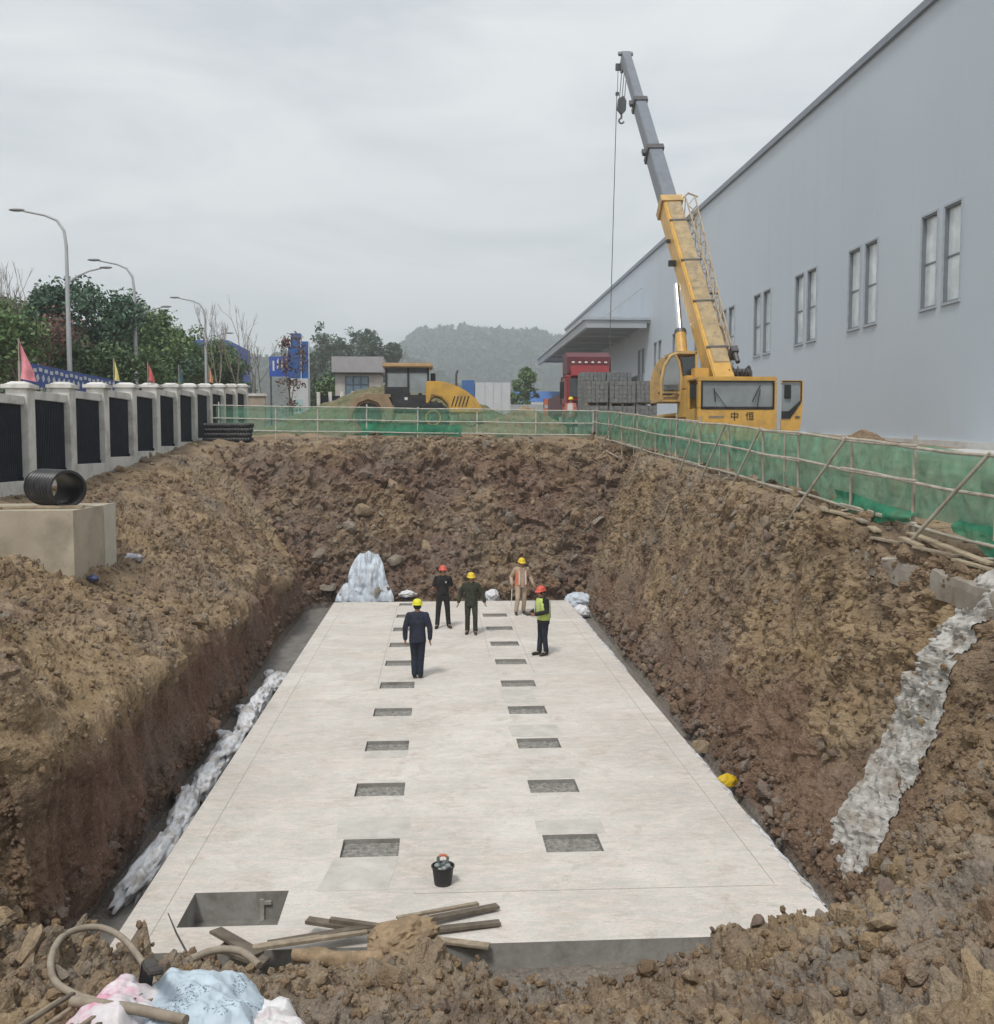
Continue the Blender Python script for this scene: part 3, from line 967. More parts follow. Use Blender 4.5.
# ------------------------------------------------------------------ concrete chamber, culvert pipe
blk = thing('concrete_chamber', 'square board-marked concrete chamber jutting from the left bank', 'chamber', (-8, 19.4, 2.2))
form_m = mat('board_marked_concrete', (.42, .36, .28), .85, .16, 1.2, bmp=.35, bscale=14, dirt=(.27, .235, .18), dirt_amt=.75, dscale=1.4)
def chamber(m):
    x0, x1, y0, y1, z0, z1 = -11.5, -6.5, 18.25, 20.55, 1.7, 4.03
    hx = (19.95, 20.25, 2.42, 2.75)
    # right face with a square drain opening
    m.add([(x0, y0, z0), (x1, y0, z0), (x1, y0, z1), (x0, y0, z1)], [(0, 1, 2, 3)])
    m.add([(x0, y1, z0), (x1, y1, z0), (x1, y1, z1), (x0, y1, z1)], [(3, 2, 1, 0)])
    m.add([(x0, y0, z1), (x1, y0, z1), (x1, y1, z1), (x0, y1, z1)], [(0, 1, 2, 3)])
    ys = [y0, hx[0], hx[1], y1]; zs = [z0, hx[2], hx[3], z1]
    for i in range(3):
        for j in range(3):
            if (i, j) == (1, 1): continue
            m.add([(x1, ys[i], zs[j]), (x1, ys[i + 1], zs[j]), (x1, ys[i + 1], zs[j + 1]), (x1, ys[i], zs[j + 1])], [(0, 1, 2, 3)])
    a, b, c, d = hx
    e = x1 - .4
    m.add([(x1, a, c), (x1, b, c), (x1, b, d), (x1, a, d), (e, a, c), (e, b, c), (e, b, d), (e, a, d)], [(0, 4, 5, 1), (1, 5, 6, 2), (2, 6, 7, 3), (3, 7, 4, 0), (4, 7, 6, 5)])
part('chamber_wall', form_m, blk, chamber, world=True)
part('board_strip', mat('new_concrete', (.50, .47, .40), .85, .12, 2, bmp=.3, bscale=20), blk, lambda m: m.box((-6.492, 20.2, 3.38), (.03, .68, 1.32)), world=True)
wood_m = mat('weathered_wood', (.30, .245, .18), .85, .3, 9, bmp=.4, bscale=40, dirt=(.13, .10, .075), dirt_amt=.7)
wood_d = mat('dark_plank', (.135, .11, .085), .85, .35, 7, bmp=.4, bscale=40, dirt=(.25, .21, .16), dirt_amt=.55)
wood_p = mat('pale_plank', (.36, .29, .20), .85, .25, 9, bmp=.4, bscale=40, dirt=(.17, .13, .095), dirt_amt=.6)
def plank(name, label, p0, p1, w, h, mt, group=None, roll=0):
    p0, p1 = Vector(p0), Vector(p1)
    c = (p0 + p1) / 2
    r = MB()
    up = Vector((math.sin(roll), 0, math.cos(roll)))
    r.bar(p0 - c, p1 - c, w, h, up)
    o = r.build(name, mt, None, bevel=.004)
    o.location = c
    return setp(o, label, 'plank', group)
plank('plank', 'pale plank resting on top of the concrete chamber beside the black pipe', (-8.3, 18.7, 4.06), (-6.55, 18.95, 4.06), .22, .045, wood_p)
plank('plank', 'reddish offcut board lying under another board on the concrete chamber', (-9.2, 19.0, 4.054), (-7.9, 18.6, 4.054), .2, .04, wood_m)

pr = thing('culvert_pipe', 'short length of black corrugated plastic culvert pipe on the concrete chamber', 'pipe', (-7.25, 19.45, 4.03 + .36), rot=(0, 0, R(-48)))
pipe_m = mat('black_plastic', (.022, .023, .026), .35, .25, 5, dirt=(.10, .09, .08), dirt_amt=.4)
def corr(m):
    prof = []
    L, nr = 1.25, 9
    for k in range(nr):
        x = -L / 2 + L * k / nr
        q_ = L / nr
        prof += [(.300, x), (.345, x + .2 * q_), (.355, x + .45 * q_), (.345, x + .66 * q_), (.300, x + .84 * q_)]
    prof += [(.345, L / 2), (.30, L / 2), (.295, L / 2 - .02), (.295, -L / 2), (.345, -L / 2)]
    m.lathe(prof + [prof[0]], 40, axis='x', cap=False)
part('corrugated_shell', pipe_m, pr, corr, smooth=True)

# stack of corrugated pipes by the far end of the wall
for k in range(4):
    for j in range(2):
        o = MB()
        prof = []
        for i in range(16):
            x = -.95 + i * .12
            prof += [(.082, x), (.098, x + .03), (.098, x + .085), (.082, x + .115)]
        prof += [(.07, .97), (.07, -.95), (.082, -.95)]
        o.lathe(prof, 12, axis='x', cap=False)
        b = o.build('drain_pipe', pipe_m, None, smooth=True)
        y = 40.2 + j * .22
        b.location = (-8.3 + .02 * ((k * 7 + j * 3) % 5), y, gz(-8.3, 40.2) + .06 + k * .19)
        b.rotation_euler = (0, 0, R(-8))
        setp(b, 'black corrugated drain pipe stacked at the far end of the boundary wall', 'pipe', 'stacked black drain pipes')

# ------------------------------------------------------------------ fences with green netting
pole_m = mat('fence_pole', (.40, .365, .30), .65, .25, 6, dirt=(.22, .17, .12), dirt_amt=.7)
net_r = net_mat('green_net_thick', (.215, .42, .295), .80)
net_f = net_mat('green_net_thin', (.165, .37, .25), .52)
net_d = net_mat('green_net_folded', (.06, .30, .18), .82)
def net_sheet(name, parent, A, B, z0, z1, mt, n, seed, normal, belly=.05, nz=14):
    """netting between points A and B (xy) with a wavy hem and shallow folds"""
    V = []
    L = math.dist(A, B)
    s_ = np.linspace(0, 1, n)
    g = np.stack([s_ * L * 1.4, s_ * 0, s_ * 0], 1)
    hem = .10 * vnoise(g * 1.3, seed)
    for i, s in enumerate(s_):
        x, y = A[0] + (B[0] - A[0]) * s, A[1] + (B[1] - A[1]) * s
        a, b = z0(s) + hem[i], z1(s) - .03 * abs(math.sin(s * L * 1.5))
        for j in range(nz):
            t = j / (nz - 1)
            V.append((x, y, a + (b - a) * t))
    V = np.array(V)
    q1 = V[:, 0] + V[:, 1]
    d = belly * (.6 * fbm(np.stack([q1 * 2.2, V[:, 2] * .7, q1 * 0], 1), 3, seed) + .35 * (1 - 2.2 * np.abs(vnoise(np.stack([q1 * 3 + V[:, 2] * 2, V[:, 2] * 1.3, q1 * 0], 1), seed + 3))) + .2 * (1 - 2.2 * np.abs(vnoise(np.stack([q1 * 7 - V[:, 2] * 3, V[:, 2] * 3, q1 * 0], 1), seed + 4))))
    t = np.tile(np.linspace(0, 1, nz), n)
    d = d * np.sin(np.pi * np.clip(t, 0.02, 1)) + belly * .5 * (1 - t)
    V[:, 0] += normal[0] * d; V[:, 1] += normal[1] * d
    top = parent
    I = np.array(FRAME[top.name].inverted())
    V = V @ I[:3, :3].T + I[:3, 3]
    q = (np.arange(n - 1)[:, None] * nz + np.arange(nz - 1)[None]).ravel()
    return mesh_np(name, V, np.stack([q, q + nz, q + nz + 1, q + 1], 1), mt, parent, True)

FX = 6.55
fr = thing('net_fence', 'green netting fence on poles with raking braces along the pit edge by the crane', 'fence', (FX, 12, gz(FX, 12)))
def ftop(y): return 5.07 + (y - 11.34) * .0522
FPY = [9.3, 11.35, 13.4, 15.5, 17.8, 19.75, 22.2, 24.7, 27.2, 29.8, 32.5, 35.2, 38, 41]
for k, y in enumerate(FPY):
    e = (.05, .14, .16, .04, .08, .04)[k % 6]
    g = min(gz(FX, y), ftop(y) - .95)
    m = MB(); m.tube([(FX, y, g - .2), (FX + .02 * math.sin(k), y - .03 * math.cos(k * 2), ftop(y) + e)], .026, 8)
    m.build('post', pole_m, fr, world=True, smooth=True)
    if k % 2 == 0 and 2 < k < 12:
        m = MB(); m.tube([(FX + .06, y + .9, g - .1), (FX + .05, y + .92, ftop(y + .9) + .02)], .018, 6)
        m.build('post', pole_m, fr, world=True, smooth=True)
for a, b in ((0, 3), (2, 5), (4, 8), (7, 11), (10, 13)):
    for f, off in ((0.0, .03), (.44, .035), (.98, .03)):
        y0, y1 = FPY[a] - .2, FPY[b] + .25
        m = MB()
        ws = np.linspace(0, 1, 7)
        m.tube([(FX - off - .02, y0 + (y1 - y0) * w_, ftop(y0 + (y1 - y0) * w_) - f * 1.08 + .02 * math.sin(w_ * 9 + a)) for w_ in ws], .024, 8)
        m.build('rail', pole_m, fr, world=True, smooth=True)
for k in (1, 2, 3, 5, 6, 7, 9, 11):
    y = FPY[k]
    if k == 2: continue
    fy = y + 1.55
    fxp = FX - .52
    g = gz(fxp, fy)
    m = MB(); m.tube([(FX - .06, y + .05, ftop(y) + .04), (fxp, fy, g + .02)], .024, 8)
    m.build('brace', pole_m, fr, world=True, smooth=True)
    m = MB(); m.tube([(fxp - .05, fy + .15, g + .05), (FX - .05, y - .1, gz(FX - .05, y) + .06)], .022, 8)
    m.build('sole_pole', pole_m, fr, world=True, smooth=True)
net_sheet('netting', fr, (FX + .16, 9.0), (FX + .16, 41.2), lambda s: ftop(9 + 32.2 * s) - 1.02, lambda s: ftop(9 + 32.2 * s) + .02, net_r, 520, 3, (-1, 0), .17, 20)
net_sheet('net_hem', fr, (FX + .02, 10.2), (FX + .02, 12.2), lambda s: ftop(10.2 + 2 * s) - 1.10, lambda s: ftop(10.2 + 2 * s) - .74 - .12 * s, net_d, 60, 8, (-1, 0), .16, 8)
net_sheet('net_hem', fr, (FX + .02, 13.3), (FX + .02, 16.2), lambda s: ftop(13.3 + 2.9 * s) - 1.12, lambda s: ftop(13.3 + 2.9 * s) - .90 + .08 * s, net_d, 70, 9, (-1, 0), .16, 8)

FY = 41.6
ff = thing('net_fence', 'thin green netting fence on white poles across the far end of the pit', 'fence', (-1, FY, gz(-1, FY)))
white_pole = mat('pale_pole', (.50, .49, .44), .65, .2, 6, dirt=(.3, .25, .18), dirt_amt=.5)
def ft2(x): return 6.62 + (6.55 - x) * .0128
xs2 = [6.5, 4.1, 1.65, -.8, -2.9, -4.9, -6.6, -8.9]
for k, x in enumerate(xs2):
    m = MB(); m.tube([(x, FY, gz(x, FY) - .15), (x + .02, FY, ft2(x) + (.05, .14, .03)[k % 3])], .03, 8)
    m.build('post', white_pole, ff, world=True, smooth=True)
for (a, b) in ((6.5, 1.5), (2.2, -3.2), (-2.6, -9.1)):
    for f in (0, .52, 1.0):
        m = MB(); m.tube([(a, FY - .045, ft2(a) - f), ((a + b) / 2, FY - .045, ft2((a + b) / 2) - f - .02), (b, FY - .045, ft2(b) - f)], .023, 8)
        m.build('rail', white_pole, ff, world=True, smooth=True)
net_sheet('netting', ff, (-9.0, FY + .05), (6.5, FY + .05), lambda s: ft2(-9 + 15.5 * s) - 1.12, lambda s: ft2(-9 + 15.5 * s) - .02, net_f, 240, 5, (0, -1), .08, 12)
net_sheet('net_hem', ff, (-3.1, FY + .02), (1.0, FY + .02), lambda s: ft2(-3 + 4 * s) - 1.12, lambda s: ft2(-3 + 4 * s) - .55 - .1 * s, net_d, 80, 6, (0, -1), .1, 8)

kerb_m = mat('muddy_concrete', (.27, .24, .20), .9, .2, 3, bmp=.5, bscale=24, dirt=(.20, .155, .11), dirt_amt=.95, dscale=2.2)
# concrete kerb beam and litter on the right rim
for k, (y0, y1, dz, lb) in enumerate(((9.9, 11.7, -.22, 'rough concrete kerb beam on the rim above the concrete spill'), (11.75, 13.5, -.27, 'long muddy concrete kerb beam between the other two on the rim'), (13.6, 15.0, -.30, 'short half buried kerb beam at the far end of the kerb'))):
    nl, V, F = 60, [], []
    sec = [(-.10, -.32), (-.10, -.10), (-.085, -.02), (-.03, 0), (.05, 0), (.09, -.02), (.10, -.32)]
    for i_ in range(nl):
        y = y0 + (y1 - y0) * i_ / (nl - 1)
        for (a, b) in sec: V.append((6.09 + a + .03 * (k - 1), y, G(y) + dz + b))
    V = np.array(V)
    V += .022 * np.stack([fbm(V * 5, 3, 3 + k), V[:, 0] * 0, 1.6 * fbm(V * 4, 3, 7 + k)], 1)
    ns = len(sec)
    F = [(i_ * ns + a, (i_ + 1) * ns + a, (i_ + 1) * ns + a + 1, i_ * ns + a + 1) for i_ in range(nl - 1) for a in range(ns - 1)]
    o = MB(); o.add(V.tolist(), F + [tuple(range(ns)), tuple((nl - 1) * ns + a for a in range(ns))])
    setp(o.build('kerb_beam', kerb_m, None), lb, 'kerb', 'kerb beams along the right rim')
for k in range(9):
    y = 10.6 + k * .62 + rnd.uniform(-.1, .1)
    x = FX - .32 + rnd.uniform(-.15, .1)
    a = rnd.uniform(-.5, .5)
    L = rnd.uniform(.4, .8)
    z = gz(x, y) + .05
    d = Vector((math.sin(a) * .6, math.cos(a), .05)) * L / 2
    plank('plank', 'weathered board scrap lying on the dirt between net fence and kerb beam', Vector((x, y, z)) - d, Vector((x, y, z)) + d, rnd.uniform(.06, .13), .03, [wood_m, wood_p][k % 2], 'board scraps along the right rim')
plank('plank', 'long bleached board lying along the foot of the near net fence', (6.32, 11.0, gz(6.32, 11) + .06), (6.42, 13.2, gz(6.42, 13.2) + .07), .12, .03, wood_p)

# ------------------------------------------------------------------ factory building on the right
BX = 19.0
fac = thing('factory_building', 'huge grey metal-clad factory hall with paired tall windows', 'building', (BX, 80, 5.5))
frame_m = mat('window_frame', (.17, .19, .215), .5, .1, 3)
light_frame = mat('pale_reveal', (.38, .42, .46), .5, .1, 3)
pane_m = glass_mat('window_glass', (.62, .67, .69), .12)  # sky reflection painted into the panes as a pale base colour
trim_m = mat('roof_trim', (.20, .225, .265), .45, .1, 3)
win = []
for k in range(-3, 9):
    y = 35.75 + 6.93 * k
    win += [(y, y + 1.2), (y + 1.75, y + 2.95)]
WZ0, WZ1 = 10.5, 14.05
YB0, YB1, ZR = 8.0, 148.0, 22.25
def facade(m):
    ys = sorted({YB0, YB1, 92.0, 122.0} | {a for w in win for a in w})
    zs = [4.0, WZ0, 11.8, WZ1, ZR]
    for i in range(len(ys) - 1):
        c = (ys[i] + ys[i + 1]) / 2
        for j in range(4):
            z = (zs[j] + zs[j + 1]) / 2
            if WZ0 < z < WZ1 and any(a < c < b for a, b in win): continue
            if z < 11.8 and 92 < c < 122: continue
            m.add([(BX, ys[i], zs[j]), (BX, ys[i + 1], zs[j]), (BX, ys[i + 1], zs[j + 1]), (BX, ys[i], zs[j + 1])], [(0, 1, 2, 3)])
    # far gable, roof and back
    m.add([(BX, YB1, 4), (BX + 60, YB1, 4), (BX + 60, YB1, ZR), (BX, YB1, ZR)], [(0, 1, 2, 3)])
    m.add([(BX, YB0, 4), (BX + 60, YB0, 4), (BX + 60, YB0, ZR), (BX, YB0, ZR)], [(0, 1, 2, 3)])
    m.add([(BX, YB0, ZR), (BX + 60, YB0, ZR), (BX + 60, YB1, ZR), (BX, YB1, ZR)], [(0, 1, 2, 3)])
    # loading-bay recess under the canopy
    m.add([(BX, 92, 4), (BX + 3, 92, 4), (BX + 3, 92, 11.8), (BX, 92, 11.8)], [(0, 1, 2, 3)])
    m.add([(BX, 122, 4), (BX + 3, 122, 4), (BX + 3, 122, 11.8), (BX, 122, 11.8)], [(0, 1, 2, 3)])
    m.add([(BX, 92, 11.8), (BX + 3, 92, 11.8), (BX + 3, 122, 11.8), (BX, 122, 11.8)], [(0, 1, 2, 3)])
part('cladding', CLAD, fac, facade, world=True)
for (y0, y1, nm) in ((92.3, 101.7, 0), (102.3, 111.7, 1), (112.3, 121.7, 2)):
    m = MB()
    for k in range(12): m.box((BX + 2.9 + .02 * (k % 2), (y0 + y1) / 2, 4.3 + k * .62), (.05, y1 - y0, .60))
    m.build('shutter_door', mat('shutter_grey', (.15, .165, .185), .5, .1, 2), fac, world=True)
# vertical joints between the cladding sheets, cap flashing and plinth
m = MB()
for k in range(int((YB1 - YB0) / 3.465)):
    y = YB0 + .45 + 3.465 * k
    blocked = any(a - .03 < y < b + .03 for a, b in win)
    for z0, z1 in ((4.0, WZ0 - .12), (WZ1 + .12, ZR - .3)) if blocked else ((4.0, ZR - .3),):
        if 92 < y < 122: z0 = max(z0, 11.9)
        m.box((BX - .001, y, (z0 + z1) / 2), (.008, .02, z1 - z0))
o = m.build('cladding_ribs', CLAD, fac, world=True); o['kind'] = 'stuff'
part('roof_flashing', trim_m, fac, lambda m: m.box((BX - .06, (YB0 + YB1) / 2, ZR - .08), (.22, YB1 - YB0 + .2, .32)), world=True)
plinth_m = mat('plinth_concrete', (.55, .545, .53), .85, .1, 1.5, bmp=.2, bscale=20, dirt=(.36, .33, .29), dirt_amt=.7, dscale=.8)
part('plinth', plinth_m, fac, lambda m: m.prism([(8, 4.0), (91.5, 4.0), (91.5, 7.15), (8, 4.45)], BX - .16, BX - .006, 'x'), world=True)
for (a, b) in win:
    c = (a + b) / 2
    w = MB()
    for (yy, zz, dy, dz) in ((a + .02, (WZ0 + WZ1) / 2, .04, WZ1 - WZ0), (b - .02, (WZ0 + WZ1) / 2, .04, WZ1 - WZ0), (c, WZ0 + .03, b - a - .08, .06), (c, WZ1 - .03, b - a - .08, .06)):
        w.box((BX + .13, yy, zz), (.28, dy, dz))
    w.box((BX + .14, c, WZ0 + 1.72), (.06, b - a - .08, .07))
    fo = w.build('window', frame_m, fac, world=True)
    for z0, z1 in ((WZ0 + .06, WZ0 + 1.68), (WZ0 + 1.76, WZ1 - .06)):
        m = MB(); m.box((BX + .15, c, (z0 + z1) / 2), (.03, b - a - .085, z1 - z0 - .004)); m.build('pane', pane_m, fo, world=True)
    m = MB()
    m.box((BX - .03, c, WZ0 - .05), (.10, b - a + .16, .09)); m.box((BX - .02, c, WZ1 + .05), (.06, b - a + .16, .09))
    m.box((BX - .02, a - .045, (WZ0 + WZ1) / 2), (.06, .085, WZ1 - WZ0)); m.box((BX - .02, b + .045, (WZ0 + WZ1) / 2), (.06, .085, WZ1 - WZ0))
    m.build('flashing', light_frame, fo, world=True)
# loading canopy
cx0, cx1, cy0, cy1, cz = 13.2, BX - .02, 89.0, 131.0, 15.6
def canopy(m):
    m.box(((cx0 + cx1) / 2, (cy0 + cy1) / 2, cz + .62), (cx1 - cx0, cy1 - cy0, .36))
    m.box((cx0 + .15, (cy0 + cy1) / 2, cz + .22), (.3, cy1 - cy0, .44)); m.box(((cx0 + cx1) / 2, cy0 + .15, cz + .22), (cx1 - cx0 - .6, .3, .44))
cano = part('canopy', mat('canopy_sheet', (.36, .385, .415), .5, .08, .6), fac, canopy, world=True)
part('canopy_gutter', light_frame, cano, lambda m: (m.box(((cx0 + cx1) / 2, cy0 - .10, cz + .80), (cx1 - cx0 + .2, .16, .22)), m.box((cx0 - .10, (cy0 + cy1) / 2 + .1, cz + .80), (.16, cy1 - cy0, .22))), world=True)
part('soffit', mat('soffit_grey', (.17, .185, .205), .6, .15, .6), cano, lambda m: m.box(((cx0 + cx1) / 2, (cy0 + cy1) / 2, cz + .36), (cx1 - cx0 - .7, cy1 - cy0 - .7, .12)), world=True)
for k in range(7):
    y = cy0 + 3 + k * 6
    m = MB(); m.bar((BX - .1, y, cz + 4.0), (cx0 + 1.6, y, cz + .85), .14, .14); m.build('stay_rod', light_frame, cano, world=True)
    if k: 
        m = MB(); m.bar((BX - .1, y, cz + .22), (cx0 + .3, y, cz + .22), .2, .16); m.build('canopy_beam', light_frame, cano, world=True)
# concrete strip in front of the wall
ap = MB()
ap.prism([(8, 4.1), (92, 4.1), (92, 6.72), (8, 4.30)], 15.6, BX - .17, 'x')
o = ap.build('apron', plinth_m, None); o['kind'] = 'structure'

# ------------------------------------------------------------------ mobile crane
yel = mat('crane_yellow', (.62, .365, .085), .42, .12, 2, dirt=(.28, .20, .11), dirt_amt=.45, dscale=3)
yel_d = mat('worn_yellow', (.52, .34, .13), .6, .2, 2.5, dirt=(.25, .21, .16), dirt_amt=.7, dscale=3)
blk_m = mat('black_rubber', (.015, .015, .016), .55, .25, 6, dirt=(.08, .07, .06), dirt_amt=.4)
steel = mat('dark_steel', (.10, .10, .105), .5, .3, 5, metal=.4, dirt=(.16, .12, .09), dirt_amt=.5)
grey_boom = mat('boom_grey', (.185, .205, .235), .5, .1, 2, dirt=(.12, .12, .125), dirt_amt=.4)
boom_top = mat('boom_top_plate', (.40, .30, .165), .65, .2, 2.5, dirt=(.16, .14, .12), dirt_amt=.8, dscale=4)
chrome = mat('chrome', (.72, .72, .72), .18, .05, 3, metal=1.0)
cab_glass = glass_mat('cab_glass', (.26, .29, .30), .08, .78)
dark_glass = glass_mat('dark_glass', (.02, .028, .032), .06)
CZ = gz(9.75, 33)
cr0 = thing('mobile_crane', 'yellow truck crane with raised telescopic boom parked behind the net fence', 'crane', (9.72, 32.0, CZ))
W2 = 1.3
# carrier cab
def cab(m):
    t, lo, f = 2.42, .62, 0.0
    wz0, wz1 = 1.40, 2.26
    m.box((0, .10, (lo + wz0) / 2), (2 * W2, .20, wz0 - lo))                     # nose below the screen
    m.box((0, .16, (wz1 + t) / 2), (2 * W2, .26, t - wz1))                       # header
    m.box((-W2 + .07, .13, (wz0 + wz1) / 2), (.14, .22, wz1 - wz0)); m.box((W2 - .07, .13, (wz0 + wz1) / 2), (.14, .22, wz1 - wz0))
    m.box((0, .95, t - .04), (2 * W2, 1.3, .08))
    m.box((-W2 + .04, .95, .95), (.08, 1.3, .9)); m.box((W2 - .04, 1.42, 1.4), (.08, .35, 1.9))
    m.box((-W2 + .04, 1.45, 1.85), (.08, .3, 1.0)); m.box((0, 1.6, 1.5), (2 * W2, .06, 1.75))
    m.box((0, .85, .66), (2 * W2 - .2, 1.3, .06))
cabp = part('cab', yel, cr0, cab, bevel=.025)
part('windscreen', cab_glass, cabp, lambda m: m.box((0, .06, 1.83), (2 * W2 - .28, .02, .84)))
part('screen_seal', blk_m, cabp, lambda m: (m.box((0, .005, 1.40), (2 * W2 - .2, .04, .09)), m.box((0, .005, 2.26), (2 * W2 - .2, .04, .05)), m.box((-W2 + .12, .005, 1.83), (.05, .04, .80)), m.box((W2 - .12, .005, 1.83), (.05, .04, .80))))
for x, a in ((-.55, .55), (.45, -.12)):
    part('wiper', blk_m, cabp, lambda m: (m.bar((x + .18, -.03, 1.42), (x + .18 - .75 * math.sin(a), -.03, 1.42 + .6 * math.cos(a)), .02, .02), m.bar((x - .32 * math.sin(a) - .02, -.035, 1.60), (x + .18 - .8 * math.sin(a), -.035, 1.42 + .72 * math.cos(a)), .03, .03)))
part('bumper', yel, cr0, lambda m: m.box((0, -.02, .48), (2 * W2 + .04, .25, .30)), bevel=.03)
for x in (-1, 1): part('headlight', mat('lamp_lens', (.55, .55, .52), .15), cr0, lambda m: m.box((x * .95, -.155, .50), (.34, .03, .14)), bevel=.02)
part('dashboard', mat('dash_grey', (.14, .14, .14), .7), cabp, lambda m: m.box((0, .42, 1.28), (2 * W2 - .3, .5, .2)), bevel=.05)
for x in (-.75, .7): part('seat', mat('seat_cloth', (.11, .10, .10), .9), cabp, lambda m: (m.box((x, 1.25, 1.55), (.52, .16, .75)), m.box((x, 1.0, 1.12), (.52, .5, .18))), bevel=.05)
for x in (-1.02, .02): part('white_helmet', mat('white_plastic', (.75, .75, .74), .4), cabp, lambda m: m.lathe([(.14, 1.39), (.12, 1.46), (.10, 1.50), (.05, 1.53), (.005, 1.54)], 14, (x, .3, 0)), smooth=True)
# lettering on the nose
def text_mesh(name, body, size, mt, parent, loc, rot, ext=.006, font=None):
    cu = bpy.data.curves.new(name, 'FONT')
    cu.body = body; cu.size = size; cu.extrude = ext; cu.align_x = 'CENTER'; cu.align_y = 'CENTER'
    t = bpy.data.objects.new(name, cu)
    COL.objects.link(t)
    bpy.context.view_layer.update()
    me = bpy.data.meshes.new_from_object(t.evaluated_get(bpy.context.evaluated_depsgraph_get()))
    bpy.data.objects.remove(t)
    me.materials.clear(); me.materials.append(mt)
    o = bpy.data.objects.new(name, me)
    COL.objects.link(o)
    o.parent = parent; o.location = loc; o.rotation_euler = rot
    return o
ink = mat('black_paint', (.012, .012, .014), .5)
for ch, x in (('中', -.10), ('恒', .40)):
    text_mesh('lettering', ch, .30, ink, cabp, (x, -.008, 1.12), (R(90), 0, 0))
part('number_panel', mat('badge_grey', (.25, .22, .16), .6), cabp, lambda m: m.box((-.7, -.006, 1.12), (.5, .01, .07)))
# mirrors and the open right-hand door
for x in (-1.48, 1.62): part('mirror', blk_m, cr0, lambda m: (m.box((x, -.05, 1.93), (.20, .10, .44)), m.tube([(x, -.02, 2.12), (x - math.copysign(.18, x), .08, 2.2)], .02, 6)), bevel=.03)
def door(m):
    x0, x1, yb = 1.42, 2.12, -.06
    m.prism([(x0, .62), (x1 - .08, .62), (x1, 1.35), (x1, 2.30), (x1 - .07, 2.30), (x1 - .07, 1.55), (x0 + .28, 1.05), (x0, 1.05)], yb, yb + .07, 'y')
    m.prism([(x0, 2.30), (x0, 2.22), (x1 - .07, 2.22), (x1 - .07, 2.30)], yb, yb + .07, 'y')
dr = part('door', yel, cr0, door)
part('door_glass', cab_glass, dr, lambda m: m.prism([(1.44, 1.30), (1.66, 1.15), (2.03, 1.6), (2.03, 2.21), (1.44, 2.21)], -.03, -.02, 'y'))
part('door_seal', blk_m, dr, lambda m: (m.prism([(1.42, 1.055), (1.70, 1.055), (2.05, 1.55), (2.05, 1.66), (1.66, 1.30), (1.42, 1.30)], -.085, -.062, 'y'), m.bar((2.065, -.07, 1.62), (2.065, -.07, 2.26), .035, .035), m.bar((1.44, -.07, 2.26), (2.05, -.07, 2.26), .035, .035)))
part('door_handle', steel, dr, lambda m: m.box((1.95, -.08, 1.12), (.14, .03, .04)))
# chassis, wheels, outriggers
part('chassis', yel, cr0, lambda m: (m.box((0, 6.0, .95), (1.1, 9.0, .5)), m.box((0, 6.4, 1.30), (2.5, 8.4, .10))), bevel=.02)
part('engine_cover', yel, cr0, lambda m: (m.box((-1.0, 2.25, 1.62), (.62, 1.1, .95)), m.box((-1.0, 2.2, 2.35), (.5, .7, .45))), bevel=.03)
for y in (1.1, 2.9, 6.9, 8.3):
    for x in (-1, 1):
        w = part('wheel', blk_m, cr0, lambda m: m.lathe([(.30, -.15), (.50, -.15), (.54, -.09), (.54, .09), (.50, .15), (.30, .15)], 24, (x * 1.05, y, .54), 'x'), smooth=True)
        part('hub', yel_d, w, lambda m: m.lathe([(.05, -.14), (.29, -.14), (.29, .14), (.05, .14)], 16, (x * 1.05, y, .54), 'x'))
for y in (3.7, 9.6):
    for x in (-1, 1): part('outrigger', yel_d, cr0, lambda m: (m.box((x * 1.5, y, .85), (1.2, .24, .26)), m.box((x * 2.05, y, .46), (.18, .18, .9)), m.lathe([(.26, .0), (.26, .06), (.10, .1)], 16, (x * 2.05, y, -.02))))
# superstructure
part('turntable', yel_d, cr0, lambda m: (m.lathe([(.75, 1.34), (.75, 1.55)], 28, (.2, 4.6, 0)), m.box((.25, 4.3, 1.85), (1.3, 2.4, .62)), m.box((-.28, 3.7, 2.45), (.12, 1.3, .8)), m.box((.78, 3.7, 2.45), (.12, 1.3, .8))), bevel=.02)
part('counterweight', yel, cr0, lambda m: m.box((1.0, 2.5, 2.3), (.95, .9, .42)), bevel=.04)
wi = part('winch', steel, cr0, lambda m: (m.lathe([(.30, -.34), (.30, -.30), (.19, -.30), (.19, .30), (.30, .30), (.30, .34)], 18, (.98, 3.05, 2.72), 'x'), m.box((.62, 3.1, 2.62), (.1, .5, .5)), m.box((1.35, 3.1, 2.6), (.08, .4, .45))))
part('hydraulic_hose', blk_m, wi, lambda m: [m.tube([(.5 + .14 * k, 3.0, 2.5), (.52 + .15 * k, 2.75, 2.85 + .06 * (k % 3)), (.7 + .14 * k, 2.85, 2.55)], .025, 6) for k in range(5)])
